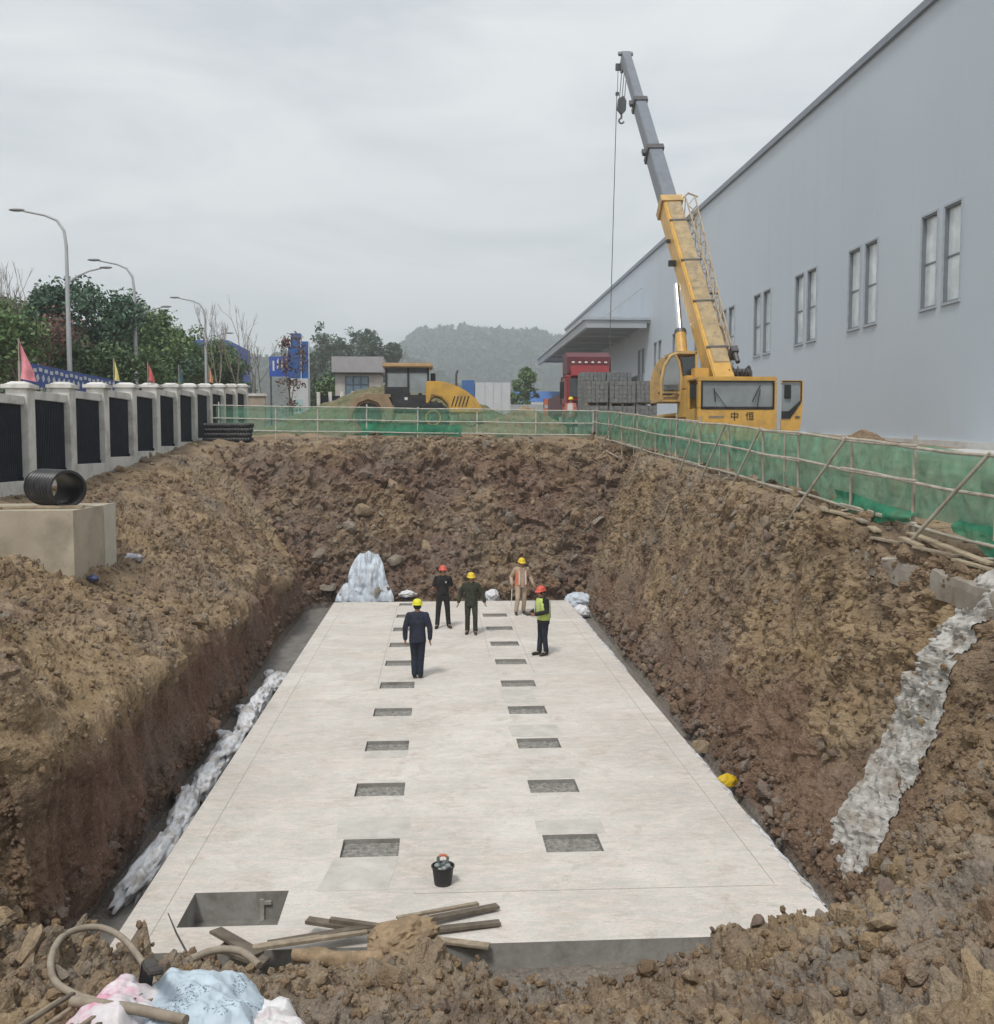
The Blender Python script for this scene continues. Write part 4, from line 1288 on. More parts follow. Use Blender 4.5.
# operator's cab
oc = MB()
def opcab(m):
    x0, x1, y0, y1, z0, z1 = -2.0, -.72, 2.35, 4.1, 1.72, 3.42
    # side profile with the sloping arched front edge, seen from the front as a rounded hood
    fr_ = [(x0, z0), (x0, z0 + .75), (x0 + .10, z1 - .5), (x0 + .32, z1 - .12), (x0 + .62, z1), (x1, z1), (x1, z0)]
    m.prism(fr_, y1 - .08, y1, 'y')
    m.box(((x0 + x1) / 2, (y0 + y1) / 2, z0 + .05), (x1 - x0, y1 - y0, .12))
    m.box((x1 - .04, (y0 + y1) / 2, (z0 + z1) / 2), (.08, y1 - y0, z1 - z0 - .02))
    m.box(((x0 + x1) / 2 + .25, (y0 + y1) / 2, z1 - .02), (x1 - x0 - .55, y1 - y0, .10))
    pts = [(x0 + .03, z0 + .05), (x0 + .02, z0 + .7), (x0 + .12, z1 - .5), (x0 + .34, z1 - .14), (x0 + .62, z1 - .04)]
    m.tube([(x, y0 + .03, z) for x, z in pts], .055, 8)
    m.tube([(-1.30, y0 + .03, z0 + .1), (-1.27, y0 + .03, z0 + .8), (-1.36, y0 + .03, z1 - .35), (-1.52, y0 + .03, z1 - .08)], .05, 8)
    m.box(((x0 + x1) / 2, y0 + .03, z0 + .30), (x1 - x0, .05, .10))
oc.cur = 0
opc = part('operator_cab', yel_d, cr0, opcab)
part('cab_window', cab_glass, opc, lambda m: m.prism([(-1.94, 2.1), (-1.94, 2.45), (-1.85, 2.95), (-1.64, 3.26), (-1.50, 3.30), (-1.38, 3.05), (-1.30, 2.5), (-1.32, 2.1)], 2.36, 2.38, 'y'))
part('cab_window', dark_glass, opc, lambda m: m.prism([(-1.20, 2.55), (-1.24, 3.0), (-1.34, 3.24), (-.82, 3.24), (-.82, 2.55)], 2.36, 2.38, 'y'))
part('operator_seat', mat('seat_cloth', (.11, .10, .10)), opc, lambda m: (m.box((-1.62, 3.0, 2.45), (.5, .16, .8)), m.box((-1.62, 3.2, 2.05), (.5, .5, .16))), bevel=.05)
part('step_rail', steel, opc, lambda m: [m.box((-1.65, 2.32, 1.85 + .14 * k), (.5, .03, .03)) for k in range(4)])
part('cab_panel', yel, cr0, lambda m: (m.box((-.72, 2.0, 2.45), (.5, .5, .75)), m.box((-.72, 1.78, 2.0), (.46, .05, .04))), bevel=.02)
# boom
bd = Vector((-.046, .64, .767)).normalized()
b0 = Vector((.28, 3.15, 2.62))
bx_ = Vector((1, 0, 0)); bx_ = (bx_ - bd * bx_.dot(bd)).normalized()
bup = bx_.cross(bd).normalized()             # the boom's upper side, turned to the camera
BM_ = Matrix((bx_, bd, bup)).transposed()
def boom_box(m, s0, s1, w, h, dx=0, dz=0):
    c = b0 + bd * ((s0 + s1) / 2) + bx_ * dx + bup * dz
    m.box(c, (w, s1 - s0, h), BM_)
bsec = part('boom_section', yel, cr0, lambda m: boom_box(m, -.6, 9.5, .74, .86), bevel=.04, label='yellow base section of the telescopic boom')
part('top_plate', boom_top, bsec, lambda m: boom_box(m, .3, 9.3, .56, .03, .05, .442))
for k, s_ in enumerate((1.0, 3.4, 5.7, 8.1)):
    part('strap', steel, bsec, lambda m: boom_box(m, s_, s_ + .08, .82, .04, .05, .46))
part('boom_collar', yel_d, bsec, lambda m: boom_box(m, 9.35, 9.7, .90, 1.0))
secs = [(9.5, 13.2, .60, .72), (13.0, 16.9, .50, .62), (16.7, 20.5, .41, .52)]
for (a, b, w, h) in secs:
    o = part('boom_section', grey_boom, cr0, lambda m: boom_box(m, a, b, w, h), bevel=.03, label='grey extended section of the telescopic boom')
    if b < 20: part('boom_collar', steel, o, lambda m: (boom_box(m, b - .15, b + .12, w + .12, h + .12), boom_box(m, b - .05, b + .25, .16, .16, -w / 2 - .12, 0)))
tip = b0 + bd * 20.5
hd = part('boom_head', grey_boom, cr0, lambda m: (boom_box(m, 20.4, 21.0, .40, .72, 0, -.12), boom_box(m, 20.9, 21.1, .7, .12, 0, .1)))
part('sheave', steel, hd, lambda m: [m.lathe([(.06, -.05), (.26, -.05), (.22, 0), (.26, .05), (.06, .05)], 18, tuple(b0 + bd * 20.75 + bup * -.45 + bx_ * dx), 'x') for dx in (-.12, .12)])
# lift cylinder on the boom's lower left
lc0 = Vector((-.55, 4.6, 2.0)); lc1 = b0 + bd * 5.4 + bx_ * -.42 + bup * -.5
part('lift_cylinder', yel, cr0, lambda m: m.tube([lc0, lc0.lerp(lc1, .56)], .21, 16), smooth=True)
part('lift_rod', chrome, cr0, lambda m: m.tube([lc0.lerp(lc1, .55), lc1], .115, 14), smooth=True)
part('rod_gland', steel, cr0, lambda m: m.tube([lc0.lerp(lc1, .545), lc0.lerp(lc1, .575)], .23, 16))
# lattice jib folded along the right side
def jp(s, u, v): return b0 + bd * s + bx_ * (.62 + u) + bup * v
jb = MB()
J0, J1, nj = 1.2, 9.7, 16
def jib(m):
    def sec(s):
        t = (s - J0) / (J1 - J0)
        return .10 + .30 * t, .10 + .28 * t
    for (a, b) in ((0, -1), (0, 1), (1, -1), (1, 1)):
        m.tube([jp(J0, a * sec(J0)[0], b * sec(J0)[1]), jp(J1, a * sec(J1)[0], b * sec(J1)[1])], .034, 6)
    for k in range(nj):
        s0, s1 = J0 + (J1 - J0) * k / nj, J0 + (J1 - J0) * (k + 1) / nj
        u0, v0 = sec(s0); u1, v1 = sec(s1)
        z = 1 if k % 2 else -1
        m.tube([jp(s0, 0, -v0 * z), jp(s1, 0, v1 * z)], .02, 5); m.tube([jp(s0, u0, v0 * z), jp(s1, u1, -v1 * z)], .02, 5)
        m.tube([jp(s0, 0 if z > 0 else u0, v0), jp(s1, u1 if z > 0 else 0, v1)], .02, 5); m.tube([jp(s0, 0 if z > 0 else u0, -v0), jp(s1, u1 if z > 0 else 0, -v1)], .02, 5)
    m.tube([jp(J1, -.1, .3), jp(J1 + .35, .2, .3), jp(J1 + .1, .55, .3)], .04, 6)
jibp = part('lattice_jib', mat('jib_paint', (.42, .35, .25), .6, .2, 4, dirt=(.25, .12, .06), dirt_amt=.6, dscale=3), cr0, jib)
part('jib_block', steel, jibp, lambda m: (m.box(jp(1.1, .12, .05), (.26, .26, .5), BM_), m.tube([jp(.9, .12, .2), jp(.5, .12, .2)], .09, 8)))
part('jib_bracket', steel, jibp, lambda m: [m.bar(jp(s, -.35, .1), jp(s, .25, .1), .07, .07) for s in (4.2, 8.6)])
part('spotlight', blk_m, cr0, lambda m: (m.box(b0 + bd * 6.2 + bx_ * -.52 + bup * -.1, (.26, .2, .22)), m.bar(b0 + bd * 6.2 + bx_ * -.35, b0 + bd * 6.2 + bx_ * -.55, .05, .05), m.box(b0 + bd * 7.4 + bx_ * -.46, (.14, .14, .14))))
# ropes and hook block
hk = b0 + bd * 20.7 + bup * -.62
rope = mat('wire_rope', (.09, .09, .095), .6, .2, 20)
hb = Vector((hk.x - .10, hk.y + .1, hk.z - 1.75))
for dx in (-.12, .0, .12): part('hoist_rope', rope, cr0, lambda m: m.tube([(hk.x + dx, hk.y, hk.z), (hb.x + dx, hb.y, hb.z + .3)], .018, 5))
hkb = part('hook_block', steel, cr0, lambda m: (m.prism([(hb.x - .22, hb.z), (hb.x - .17, hb.z + .50), (hb.x + .08, hb.z + .62), (hb.x + .22, hb.z + .4), (hb.x + .2, hb.z - .05), (hb.x, hb.z - .25)], hb.y - .12, hb.y + .12, 'y'), m.tube([(hb.x, hb.y, hb.z - .24), (hb.x, hb.y, hb.z - .42)], .05, 8)), bevel=.03)
part('hook', steel, hkb, lambda m: m.tube([(hb.x + .12 * math.cos(a), hb.y, hb.z - .53 + .12 * math.sin(a)) for a in np.linspace(1.6, 6.0, 10)], .045, 8))
tx, ty = -1.35, 19.6
part('tag_line', rope, cr0, lambda m: m.tube([(hk.x - .35, hk.y, hk.z - 1.0), (hk.x - .48, hk.y, hk.z - 7), (tx, hk.y - .2, 3.2)], .02, 5))
part('overhoist_weight', steel, cr0, lambda m: (m.tube([(hk.x - .3, hk.y, hk.z + .1), (hk.x - .33, hk.y, hk.z - 1.0)], .016, 5), m.box((hk.x - .33, hk.y, hk.z - 1.05), (.16, .12, .14)), m.box((hk.x - .3, hk.y, hk.z + .2), (.24, .16, .3))))

# ------------------------------------------------------------------ red lorry and pallets of blocks
TZ = gz(8.2, 53)
tk = thing('red_lorry', 'tall red cab lorry parked behind the stacked grey blocks', 'truck', (7.95, 52.0, TZ))
red = mat('lorry_red', (.27, .022, .028), .35, .15, 2, dirt=(.16, .07, .06), dirt_amt=.4)
dred = mat('lorry_dark_red', (.10, .014, .020), .4, .15, 2)
def lcab(m):
    m.prism([(0, .55), (0, 1.9), (.16, 2.95), (.22, 3.05), (2.2, 3.05), (2.2, .55)], -1.2, 1.2, 'x')
ctr = part('cab', red, tk, lcab, bevel=.04)
part('windscreen', dark_glass, ctr, lambda m: m.prism([(-.04, 1.86), (.12, 2.84), (.14, 2.84), (-.02, 1.86)], -1.05, 1.05, 'x'))
part('roof_deflector', dred, ctr, lambda m: m.prism([(.15, 3.06), (.35, 3.95), (1.0, 4.25), (2.15, 4.25), (2.15, 3.06)], -1.16, 1.16, 'x'), bevel=.04)
part('sun_visor', red, ctr, lambda m: m.prism([(-.18, 2.95), (.0, 3.5), (.18, 3.5), (.1, 2.95)], -1.0, 1.0, 'x'), bevel=.02)
for k in range(6): part('marker_lamp', mat('pale_lamp', (.75, .70, .66), .3), ctr, lambda m: m.ball((-.85 + .34 * k, .12, 3.66), (.09, .05, .05), 8, 6))
part('grille', blk_m, ctr, lambda m: [m.box((0, -.03, .95 + .14 * k), (1.7, .05, .07)) for k in range(6)])
part('bumper', dred, tk, lambda m: m.box((0, -.06, .52), (2.42, .3, .42)), bevel=.05)
for x in (-1, 1):
    part('headlight', mat('lamp_lens', (.55, .55, .52)), tk, lambda m: m.box((x * .88, -.22, .60), (.42, .03, .18)), bevel=.02)
    part('mirror', blk_m, tk, lambda m: (m.box((x * 1.48, -.15, 2.2), (.2, .16, .85)), m.tube([(x * 1.2, .1, 2.9), (x * 1.5, -.12, 2.8), (x * 1.52, -.12, 1.5), (x * 1.2, .1, 1.35)], .03, 6)), bevel=.04)
for y in (1.1, 6.2, 7.5):
    for x in (-1, 1):
        w = part('wheel', blk_m, tk, lambda m: m.lathe([(.3, -.16), (.5, -.16), (.53, 0), (.5, .16), (.3, .16)], 20, (x * 1.05, y, .53), 'x'), smooth=True)
        part('hub', steel, w, lambda m: m.lathe([(.05, -.12), (.29, -.12), (.29, .12), (.05, .12)], 12, (x * 1.05, y, .53), 'x'))
part('cargo_bed', dred, tk, lambda m: (m.box((0, 5.6, 1.15), (2.4, 6.4, .2)), m.box((-1.18, 5.6, 1.7), (.06, 6.4, .9)), m.box((1.18, 5.6, 1.7), (.06, 6.4, .9)), m.box((0, 2.45, 2.1), (2.4, .08, 1.9))))

block_m = mat('concrete_block', (.185, .19, .19), .9, .25, 9, bmp=.5, bscale=40)
pal_m = wood_m
def block_stack(x, y, nx, nz, z0, label, dark=False):
    b = MB()
    r = thing('block_stack', label, 'block stack', (x, y, z0), group='pallets of grey blocks by the lorry')
    part('pallet', pal_m, r, lambda m: ([m.box((0, -.45 + .225 * k, .12), (nx * .2, .12, .03)) for k in range(5)], [m.box((dx * nx * .09, 0, .05), (.1, 1.0, .10)) for dx in (-1, 0, 1)]))
    for k in range(nz):
        m = MB()
        for i in range(nx):
            xx = (i - (nx - 1) / 2) * .2
            for j in range(3):
                yy = -.40 + .4 * j
                ox, oy = rnd.uniform(-.006, .006), rnd.uniform(-.012, .012)
                # hollow block: two webs and two shells
                m.box((xx + ox, yy + oy - .17, .235 + k * .2), (.186, .04, .19)); m.box((xx + ox, yy + oy + .17, .235 + k * .2), (.186, .04, .19))
                m.box((xx + ox - .077, yy + oy, .235 + k * .2), (.032, .298, .188)); m.box((xx + ox + .077, yy + oy, .235 + k * .2), (.032, .298, .188))
        m.build('block_layer', block_m, r)
for k, (x, y, nx, nz, zo, lb) in enumerate((
        (7.45, 47.0, 5, 6, 0, 'stack of hollow grey blocks beside the lorry, leftmost of the lower row'),
        (8.6, 46.8, 6, 6, 0, 'stack of hollow grey blocks in the middle of the lower row'),
        (9.75, 46.9, 5, 6, 0, 'stack of hollow grey blocks nearest the crane'))):
    z = gz(x, y)
    block_stack(x, y, nx, nz, z, lb)
    block_stack(x + .03, y + .05, nx, 5, z + 1.345, lb.replace('stack of', 'upper pallet of'))
for (x, lb) in ((7.5, 'tall stack of pale grey blocks behind the others, close to the lorry cab'), (8.75, 'tall stack of pale grey blocks behind the others, toward the crane')):
    z = gz(x, 48.5)
    block_stack(x, 48.5, 6, 14, z, lb)

# ------------------------------------------------------------------ road roller behind the far fence
RZ = gz(-.8, 47)
rl = thing('road_roller', 'yellow single-drum road roller with black cab behind the far net fence', 'roller', (-.95, 47.0, RZ))
ryel = mat('roller_yellow', (.58, .34, .06), .5, .15, 2, dirt=(.32, .22, .12), dirt_amt=.6, dscale=2.5)
mud = mat('muddy_steel', (.29, .205, .125), .8, .2, 4, dirt=(.17, .12, .08), dirt_amt=.6)
rblk = mat('cab_black', (.022, .022, .025), .45, .2, 4, dirt=(.10, .09, .08), dirt_amt=.3)
dm = part('drum', mud, rl, lambda m: m.lathe([(.62, -1.05), (.80, -1.05), (.80, 1.05), (.62, 1.05), (.60, .95), (.60, -.95), (.62, -1.05)], 40, (-2.15, 0, .80), 'y', cap=False), smooth=True)
part('drum_plate', rblk, dm, lambda m: (m.lathe([(.02, -.98), (.62, -.98)], 28, (-2.15, 0, .80), 'y', cap=False), m.lathe([(.02, .98), (.62, .98)], 28, (-2.15, 0, .80), 'y', cap=False)))
part('drum_frame', mud, rl, lambda m: (m.prism([(-3.10, .55), (-3.10, 1.0), (-2.75, 1.66), (-1.3, 1.78), (-1.05, 1.3), (-1.05, .7), (-1.3, .55), (-1.38, .9), (-1.7, 1.42), (-2.15, 1.58), (-2.6, 1.42), (-2.9, .9), (-2.95, .55)], -1.20, -1.09, 'y'),
                                     m.prism([(-3.10, .55), (-3.10, 1.0), (-2.75, 1.66), (-1.3, 1.78), (-1.05, 1.3), (-1.05, .7), (-1.3, .55), (-1.38, .9), (-1.7, 1.42), (-2.15, 1.58), (-2.6, 1.42), (-2.9, .9), (-2.95, .55)], 1.09, 1.20, 'y'),
                                     m.box((-1.75, 0, 1.74), (1.2, 2.2, .14)), m.box((-3.04, 0, .8), (.12, 2.2, .4)), m.box((-1.12, 0, 1.05), (.25, 2.2, .5))))
def rcab(m):
    x0, x1, z0, z1 = -1.35, .55, 1.05, 3.02
    for x in (x0, -.35, x1):
        for y in (-.80, .80): m.box((x, y, (z0 + z1) / 2 + .2), (.09, .09, z1 - z0 - .4))
    m.box((-.4, -.82, 1.42), (1.9, .06, .75)); m.box((-.4, .82, 1.42), (1.9, .06, .75)); m.box((x0, 0, 1.42), (.06, 1.6, .75)); m.box((x1, 0, 1.6), (.06, 1.6, 1.1))
    m.box((-.85, -.83, 1.6), (1.0, .05, 1.1))
    m.box((-.4, -.82, 2.9), (1.9, .05, .2)); m.box((-.4, .82, 2.9), (1.9, .05, .2))
    m.box((-.4, 0, 1.02), (1.9, 1.6, .08))
rc = part('cab', rblk, rl, rcab)
part('cab_roof', mat('roof_tan', (.46, .31, .16), .6, .15, 3), rc, lambda m: m.box((-.38, 0, 3.14), (2.3, 1.95, .20)), bevel=.05)
part('cab_glass', cab_glass, rc, lambda m: (m.box((-.85, -.80, 2.45), (.9, .02, .75)), m.box((.1, -.80, 2.35), (.8, .02, .95)), m.box((-1.36, 0, 2.45), (.02, 1.5, .8))))
part('seat', blk_m, rc, lambda m: (m.box((-.1, 0, 1.6), (.5, .5, .2)), m.box((.18, 0, 2.05), (.15, .5, .8))), bevel=.04)
part('steering_column', blk_m, rc, lambda m: (m.tube([(-.9, 0, 1.1), (-.7, 0, 2.0)], .05, 8), m.lathe([(.18, 2.0), (.2, 2.02), (.18, 2.04)], 16, (-.7, 0, 0))))
part('door_sticker', white_m, rc, lambda m: m.box((-.45, -.862, 1.62), (.14, .01, .12)))
def hood(m):
    pr_ = [(.45, .95), (.45, 2.42), (1.15, 2.42), (1.7, 2.28), (2.3, 1.98), (2.75, 1.62), (3.02, 1.20), (3.02, .95), (1.55, .95), (1.45, 1.35), (1.15, 1.68), (.75, 1.75)]
    m.prism(pr_, -.92, .92, 'y')
part('hood', ryel, rl, hood, bevel=.06)
part('rear_bumper', mud, rl, lambda m: (m.box((2.5, 0, .78), (1.1, 1.9, .32)),), bevel=.04)
part('exhaust', steel, rl, lambda m: m.tube([(1.85, -.4, 2.1), (1.85, -.4, 2.75), (1.92, -.4, 2.95)], .05, 8))
part('air_intake', rblk, rl, lambda m: (m.tube([(.78, -.35, 2.35), (.78, -.35, 2.8)], .12, 10), m.box((1.9, 0, 2.17), (.5, .5, .03), (0, .5, 0))))
part('vent_slots', rblk, rl, lambda m: [m.box((1.7 + .16 * k, -.925, 1.5), (.05, .02, .5), (0, .3, 0)) for k in range(5)])
part('handrail', steel, rl, lambda m: m.tube([(-1.42, -.95, 1.1), (-1.42, -.95, 2.2)], .025, 6))
for y in (-.78, .78):
    w = part('tyre', blk_m, rl, lambda m: m.lathe([(.36, -.26), (.66, -.26), (.74, -.18), (.75, 0), (.74, .18), (.66, .26), (.36, .26)], 28, (.78, y, .75), 'y'), smooth=True)
    part('rim', ryel, w, lambda m: m.lathe([(.04, -.22), (.36, -.27), (.36, .27), (.04, .22)], 20, (.78, y, .75), 'y'))
    lug = MB()
    for k in range(18):
        a = 2 * math.pi * k / 18
        lug.box((.78 + .75 * math.cos(a), y + .1 * (-1) ** k, .75 + .75 * math.sin(a)), (.07, .3, .09), (0, -a, 0))
    lug.build('tread', blk_m, w)

# ------------------------------------------------------------------ spoil heaps beyond the far fence
def heap_thing(name, label, x, y, rx, ry, h, mt, seed, power=1.2):
    n = 56
    U, Vv = np.meshgrid(np.linspace(-1.15, 1.15, n), np.linspace(-1.15, 1.15, n), indexing='ij')
    rr = np.hypot(U, Vv)
    P = np.stack([x + U.ravel() * rx, y + Vv.ravel() * ry, np.zeros(n * n)], 1)
    z = h * np.clip(1 - rr.ravel() ** power, -.1, 1)
    P[:, 2] = float(zg(y)) + z + .16 * h * fbm(P * 1.1, 4, seed) * np.clip(1.1 - rr.ravel(), 0, 1) + .08 * fbm(P * 4, 3, seed + 1)
    w, c = worley(P * 3.0, seed)
    P[:, 2] += .10 * (.5 - w)
    q = (np.arange(n - 1)[:, None] * n + np.arange(n - 1)[None]).ravel()
    o = mesh_np(name, P, np.stack([q, q + n, q + n + 1, q + 1], 1), mt, None, False)
    return setp(o, label, 'dirt heap')
grass_soil = mat('grassy_soil', (.125, .12, .06), .95, .45, 4, bmp=.8, bscale=12, dirt=(.24, .175, .11), dirt_amt=.9, dscale=1.1)
heap_thing('spoil_heap', 'tall grassy spoil heap rising behind the road roller', -2.0, 58, 8.6, 6.0, 3.2, grass_soil, 3, 1.1)
heap_thing('spoil_heap', 'low brown dirt heap between road roller and red lorry', 4.4, 50.5, 2.6, 2.0, 1.3, SOIL, 5)
heap_thing('spoil_heap', 'small rubble heap behind the far net fence by the worker', 2.6, 46.5, 1.8, 1.3, .8, SOIL, 6)
heap_thing('spoil_heap', 'rubble and brick heap against the net fence past the crane', 12.7, 29.5, 1.5, 2.0, .85, SOIL, 7)

# ------------------------------------------------------------------ gatehouse, gate pillar, far sheds
GH0 = float(zg(75))
gh = thing('gatehouse', 'small pale brick gatehouse with a deep flat fascia and blue windows', 'building', (-5.7, 75, GH0))
tile_m = mat('pale_tile', (.46, .43, .41), .7, .08, 2, dirt=(.33, .31, .29), dirt_amt=.5)
fas_m = mat('fascia_grey', (.34, .33, .345), .6, .1, 2)
def house(m):
    m.box((0, 0, 2.3), (3.3, 3.0, 4.6))
hw = part('wall', tile_m, gh, house)
part('fascia', fas_m, gh, lambda m: m.box((.02, -.15, 5.15), (3.75, 3.7, 1.15)), bevel=.03)
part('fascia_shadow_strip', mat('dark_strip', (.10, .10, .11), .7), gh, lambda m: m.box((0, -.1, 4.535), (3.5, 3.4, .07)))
wfr = MB()
for x in (-.9, -.35, .2, .75): wfr.box((x, -1.53, 3.45), (.06, .08, 1.75))
for z in (2.6, 3.75, 4.3): wfr.box((-.08, -1.53, z), (1.7, .07, .06))
ww = wfr.build('window', mat('gate_frame', (.06, .085, .11), .5), gh)
for k in range(3):
    for (z0, z1) in ((2.64, 3.71), (3.79, 4.26)):
        m = MB(); m.box((-.62 + .55 * k, -1.51, (z0 + z1) / 2), (.48, .03, z1 - z0)); m.build('pane', glass_mat('blue_glass', (.10, .17, .22), .1), ww)
part('guard_rail', mat('rail_grey', (.40, .41, .42), .5), gh, lambda m: (m.box((1.3, -2.4, 3.0), (2.6, .05, .05)), [m.box((.2 + .55 * k, -2.4, 1.5), (.05, .05, 3.0)) for k in range(5)]))

gp = thing('gate_pillar', 'tall blue sign pillar on a white tiled base at the site gate', 'sign pillar', (-8.95, 66, float(zg(66))))
part('base', mat('white_tile', (.55, .57, .59), .6, .08, 3), gp, lambda m: m.box((.1, 0, 1.8), (1.15, 1.0, 3.7)), bevel=.02)
part('blue_panel', mat('sign_blue', (.025, .115, .36), .45, .15, 2), gp, lambda m: (m.box((-.12, 0, 5.1), (.62, .7, 2.9)), m.box((.46, .1, 4.85), (.42, .6, 2.4)), m.box((-.5, .2, 4.7), (.3, .5, 2.1))))
part('white_stripe', white_m, gp, lambda m: (m.box((.215, -.33, 4.9), (.045, .06, 2.5)), m.box((.70, -.2, 4.85), (.05, .06, 2.4))))
part('glass_panel', glass_mat('pale_cyan_glass', (.42, .60, .60), .15), gp, lambda m: m.box((.05, -.515, 1.2), (.55, .02, 2.2)))
bs = thing('blue_hoarding', 'bright blue hoarding board with white marks behind the gate pillar', 'hoarding', (-11.35, 72, float(zg(72))))
part('board', mat('hoarding_blue', (.03, .09, .42), .5, .2, 1.5), bs, lambda m: m.box((.3, 0, 4.9), (1.5, .08, 1.4)))
part('white_mark', white_m, bs, lambda m: [m.box((-.15 + .3 * k, -.05, 4.95 + .15 * (k % 2)), (.12, .02, .7)) for k in range(4)])
part('leg', steel, bs, lambda m: [m.box((x, 0, 2.1), (.12, .12, 4.2)) for x in (-.35,)])
part('leg', steel, bs, lambda m: m.box((.95, 0, 2.1), (.12, .12, 4.2)))
gw = thing('gate_wall', 'low pale wall with dark grilles beside the gate pillar', 'wall', (-7.6, 70, float(zg(70))))
for k in range(5):
    part('pillar', render_m, gw, lambda m: m.box((-.55 + .75 * k, .5 * k, 1.5), (.22, .3, 3.0 + .1 * k)))
    if k < 4: part('grille', navy_m, gw, lambda m: m.box((-.18 + .75 * k, .5 * k + .25, 1.75), (.56, .06, 2.1)))
part('plinth', render_m, gw, lambda m: m.box((.9, .9, .3), (3.2, .2, .6), (0, 0, .6)))
lw = thing('low_wall', 'low tan rendered wall running behind the bare trees', 'wall', (-13, 58, float(zg(58))))
part('wall_face', mat('tan_render', (.35, .30, .24), .85, .15, 1.5, dirt=(.2, .17, .14), dirt_amt=.6), lw, lambda m: m.box((0, 0, 1.0), (6.5, .25, 2.3)))
part('coping', render_m, lw, lambda m: m.box((0, 0, 2.22), (6.7, .4, .14)))

ct = thing('site_container', 'white site container with a blue end panel beyond the roller', 'container', (4.3, 92, float(zg(92))))
part('body', mat('container_white', (.50, .53, .55), .6, .08, 1), ct, lambda m: m.box((.75, 0, 2.5), (3.2, 2.4, 5.0)), bevel=.03)
part('blue_end', mat('container_blue', (.04, .13, .34), .5, .15, 1), ct, lambda m: m.box((-1.45, -.1, 2.6), (1.1, 2.3, 5.2)))
part('seam', mat('rail_grey', (.40, .41, .42)), ct, lambda m: [m.box((.05 + .75 * k, -1.215, 2.5), (.05, .03, 4.9)) for k in range(3)])
sh = thing('blue_roofed_shed', 'long low white shed with a blue roof in the distance', 'shed', (14.5, 128, float(zg(128))))
part('wall', mat('shed_white', (.50, .51, .52), .7, .08, .6), sh, lambda m: m.box((0, 0, 2.2), (26, 8, 4.4)))
part('roof', mat('shed_blue', (.05, .15, .42), .5, .12, .6), sh, lambda m: m.prism([(-4.6, 4.3), (4.6, 4.3), (0, 6.2)], -13.3, 13.3, 'x'))
part('gutter', white_m, sh, lambda m: m.box((0, -4.7, 4.42), (26.6, .25, .45)))
for k in range(8): part('window', pane_m, sh, lambda m: m.box((-11 + 3.1 * k, -4.02, 2.5), (1.3, .06, 1.2)))
bar = thing('orange_barrier', 'orange traffic barrier standing beside the far shed', 'barrier', (7.4, 66, float(zg(66))))
part('panel', mat('barrier_orange', (.50, .14, .07), .6, .15, 3), bar, lambda m: (m.box((0, 0, 1.55), (.75, .1, .5)), m.box((0, 0, .8), (.75, .1, .5)), m.box((0, 0, 2.2), (.7, .1, .4))))
part('leg', steel, bar, lambda m: (m.box((-.35, 0, 1.2), (.06, .06, 2.4))))
part('leg', steel, bar, lambda m: (m.box((.35, 0, 1.2), (.06, .06, 2.4))))
hf = thing('hoarding_fence', 'pale grey sheet hoarding along the road beyond the spoil heaps', 'fence', (8, 100, float(zg(100))))
for k in range(12):
    part('sheet', mat('hoarding_grey', (.36, .38, .40), .6, .1, .8), hf, lambda m: m.box((-5 + 1.5 * k, .02 * (k % 2), 1.7), (1.47, .05, 3.4)))
bb = thing('blue_warehouse', 'distant bright blue warehouse showing above the roadside trees', 'building', (-24.3, 112, float(zg(112))))
part('wall', mat('warehouse_blue', (.035, .09, .40), .5, .12, .5), bb, lambda m: m.box((0, 0, 5.1), (5.6, 12, 10.2)))
part('roof', mat('warehouse_roof', (.05, .11, .44), .5, .1, .5), bb, lambda m: m.prism([(-2.9, 10.1), (2.9, 9.3), (2.9, 9.5), (-2.9, 10.6)], -6.2, 6.2, 'y'))
part('downpipe', white_m, bb, lambda m: m.box((2.75, -6.05, 4.8), (.2, .15, 9.4)))

# ------------------------------------------------------------------ street lamps
lamp_m = mat('lamp_post', (.42, .43, .45), .45, .08, 2)
head_m = mat('lamp_head', (.28, .29, .31), .45, .1, 3)
def street_lamp(y, ztop, label, sc=1.0):
    x = -13.5
    z0 = gz(x, y)
    h = ztop - z0
    r = thing('street_lamp', label, 'street lamp', (x, y, z0), group='street lamps along the road')
    part('pole', lamp_m, r, lambda m: m.tube([(0, 0, 0), (0, 0, h * .5), (0, 0, h - .8), (-.06, 0, h - .25), (-.30, 0, h + .12), (-.72, 0, h + .30), (-1.5, 0, h + .45)], [.10, .085, .06, .055, .05, .045, .04], 10), smooth=True)
    part('lower_arm', lamp_m, r, lambda m: m.tube([(0, 0, h - 2.15), (.35, 0, h - 1.88), (.8, 0, h - 1.68), (1.25, 0, h - 1.57)], .035, 8), smooth=True)
    part('lamp_head', head_m, r, lambda m: m.ball((-1.72, 0, h + .48), (.30, .12, .06), 12, 8), smooth=True)
    part('lamp_head', head_m, r, lambda m: m.ball((1.40, 0, h - 1.55), (.24, .10, .05), 12, 8), smooth=True)
    part('base_plate', lamp_m, r, lambda m: m.lathe([(.22, 0), (.22, .05), (.12, .5)], 12))
street_lamp(38.0, 13.25, 'tall double-arm street lamp nearest the large pink pennant')
street_lamp(46.2, 12.95, 'double-arm street lamp rising from the dense roadside trees')
street_lamp(60.0, 13.3, 'double-arm street lamp in front of the distant blue warehouse')

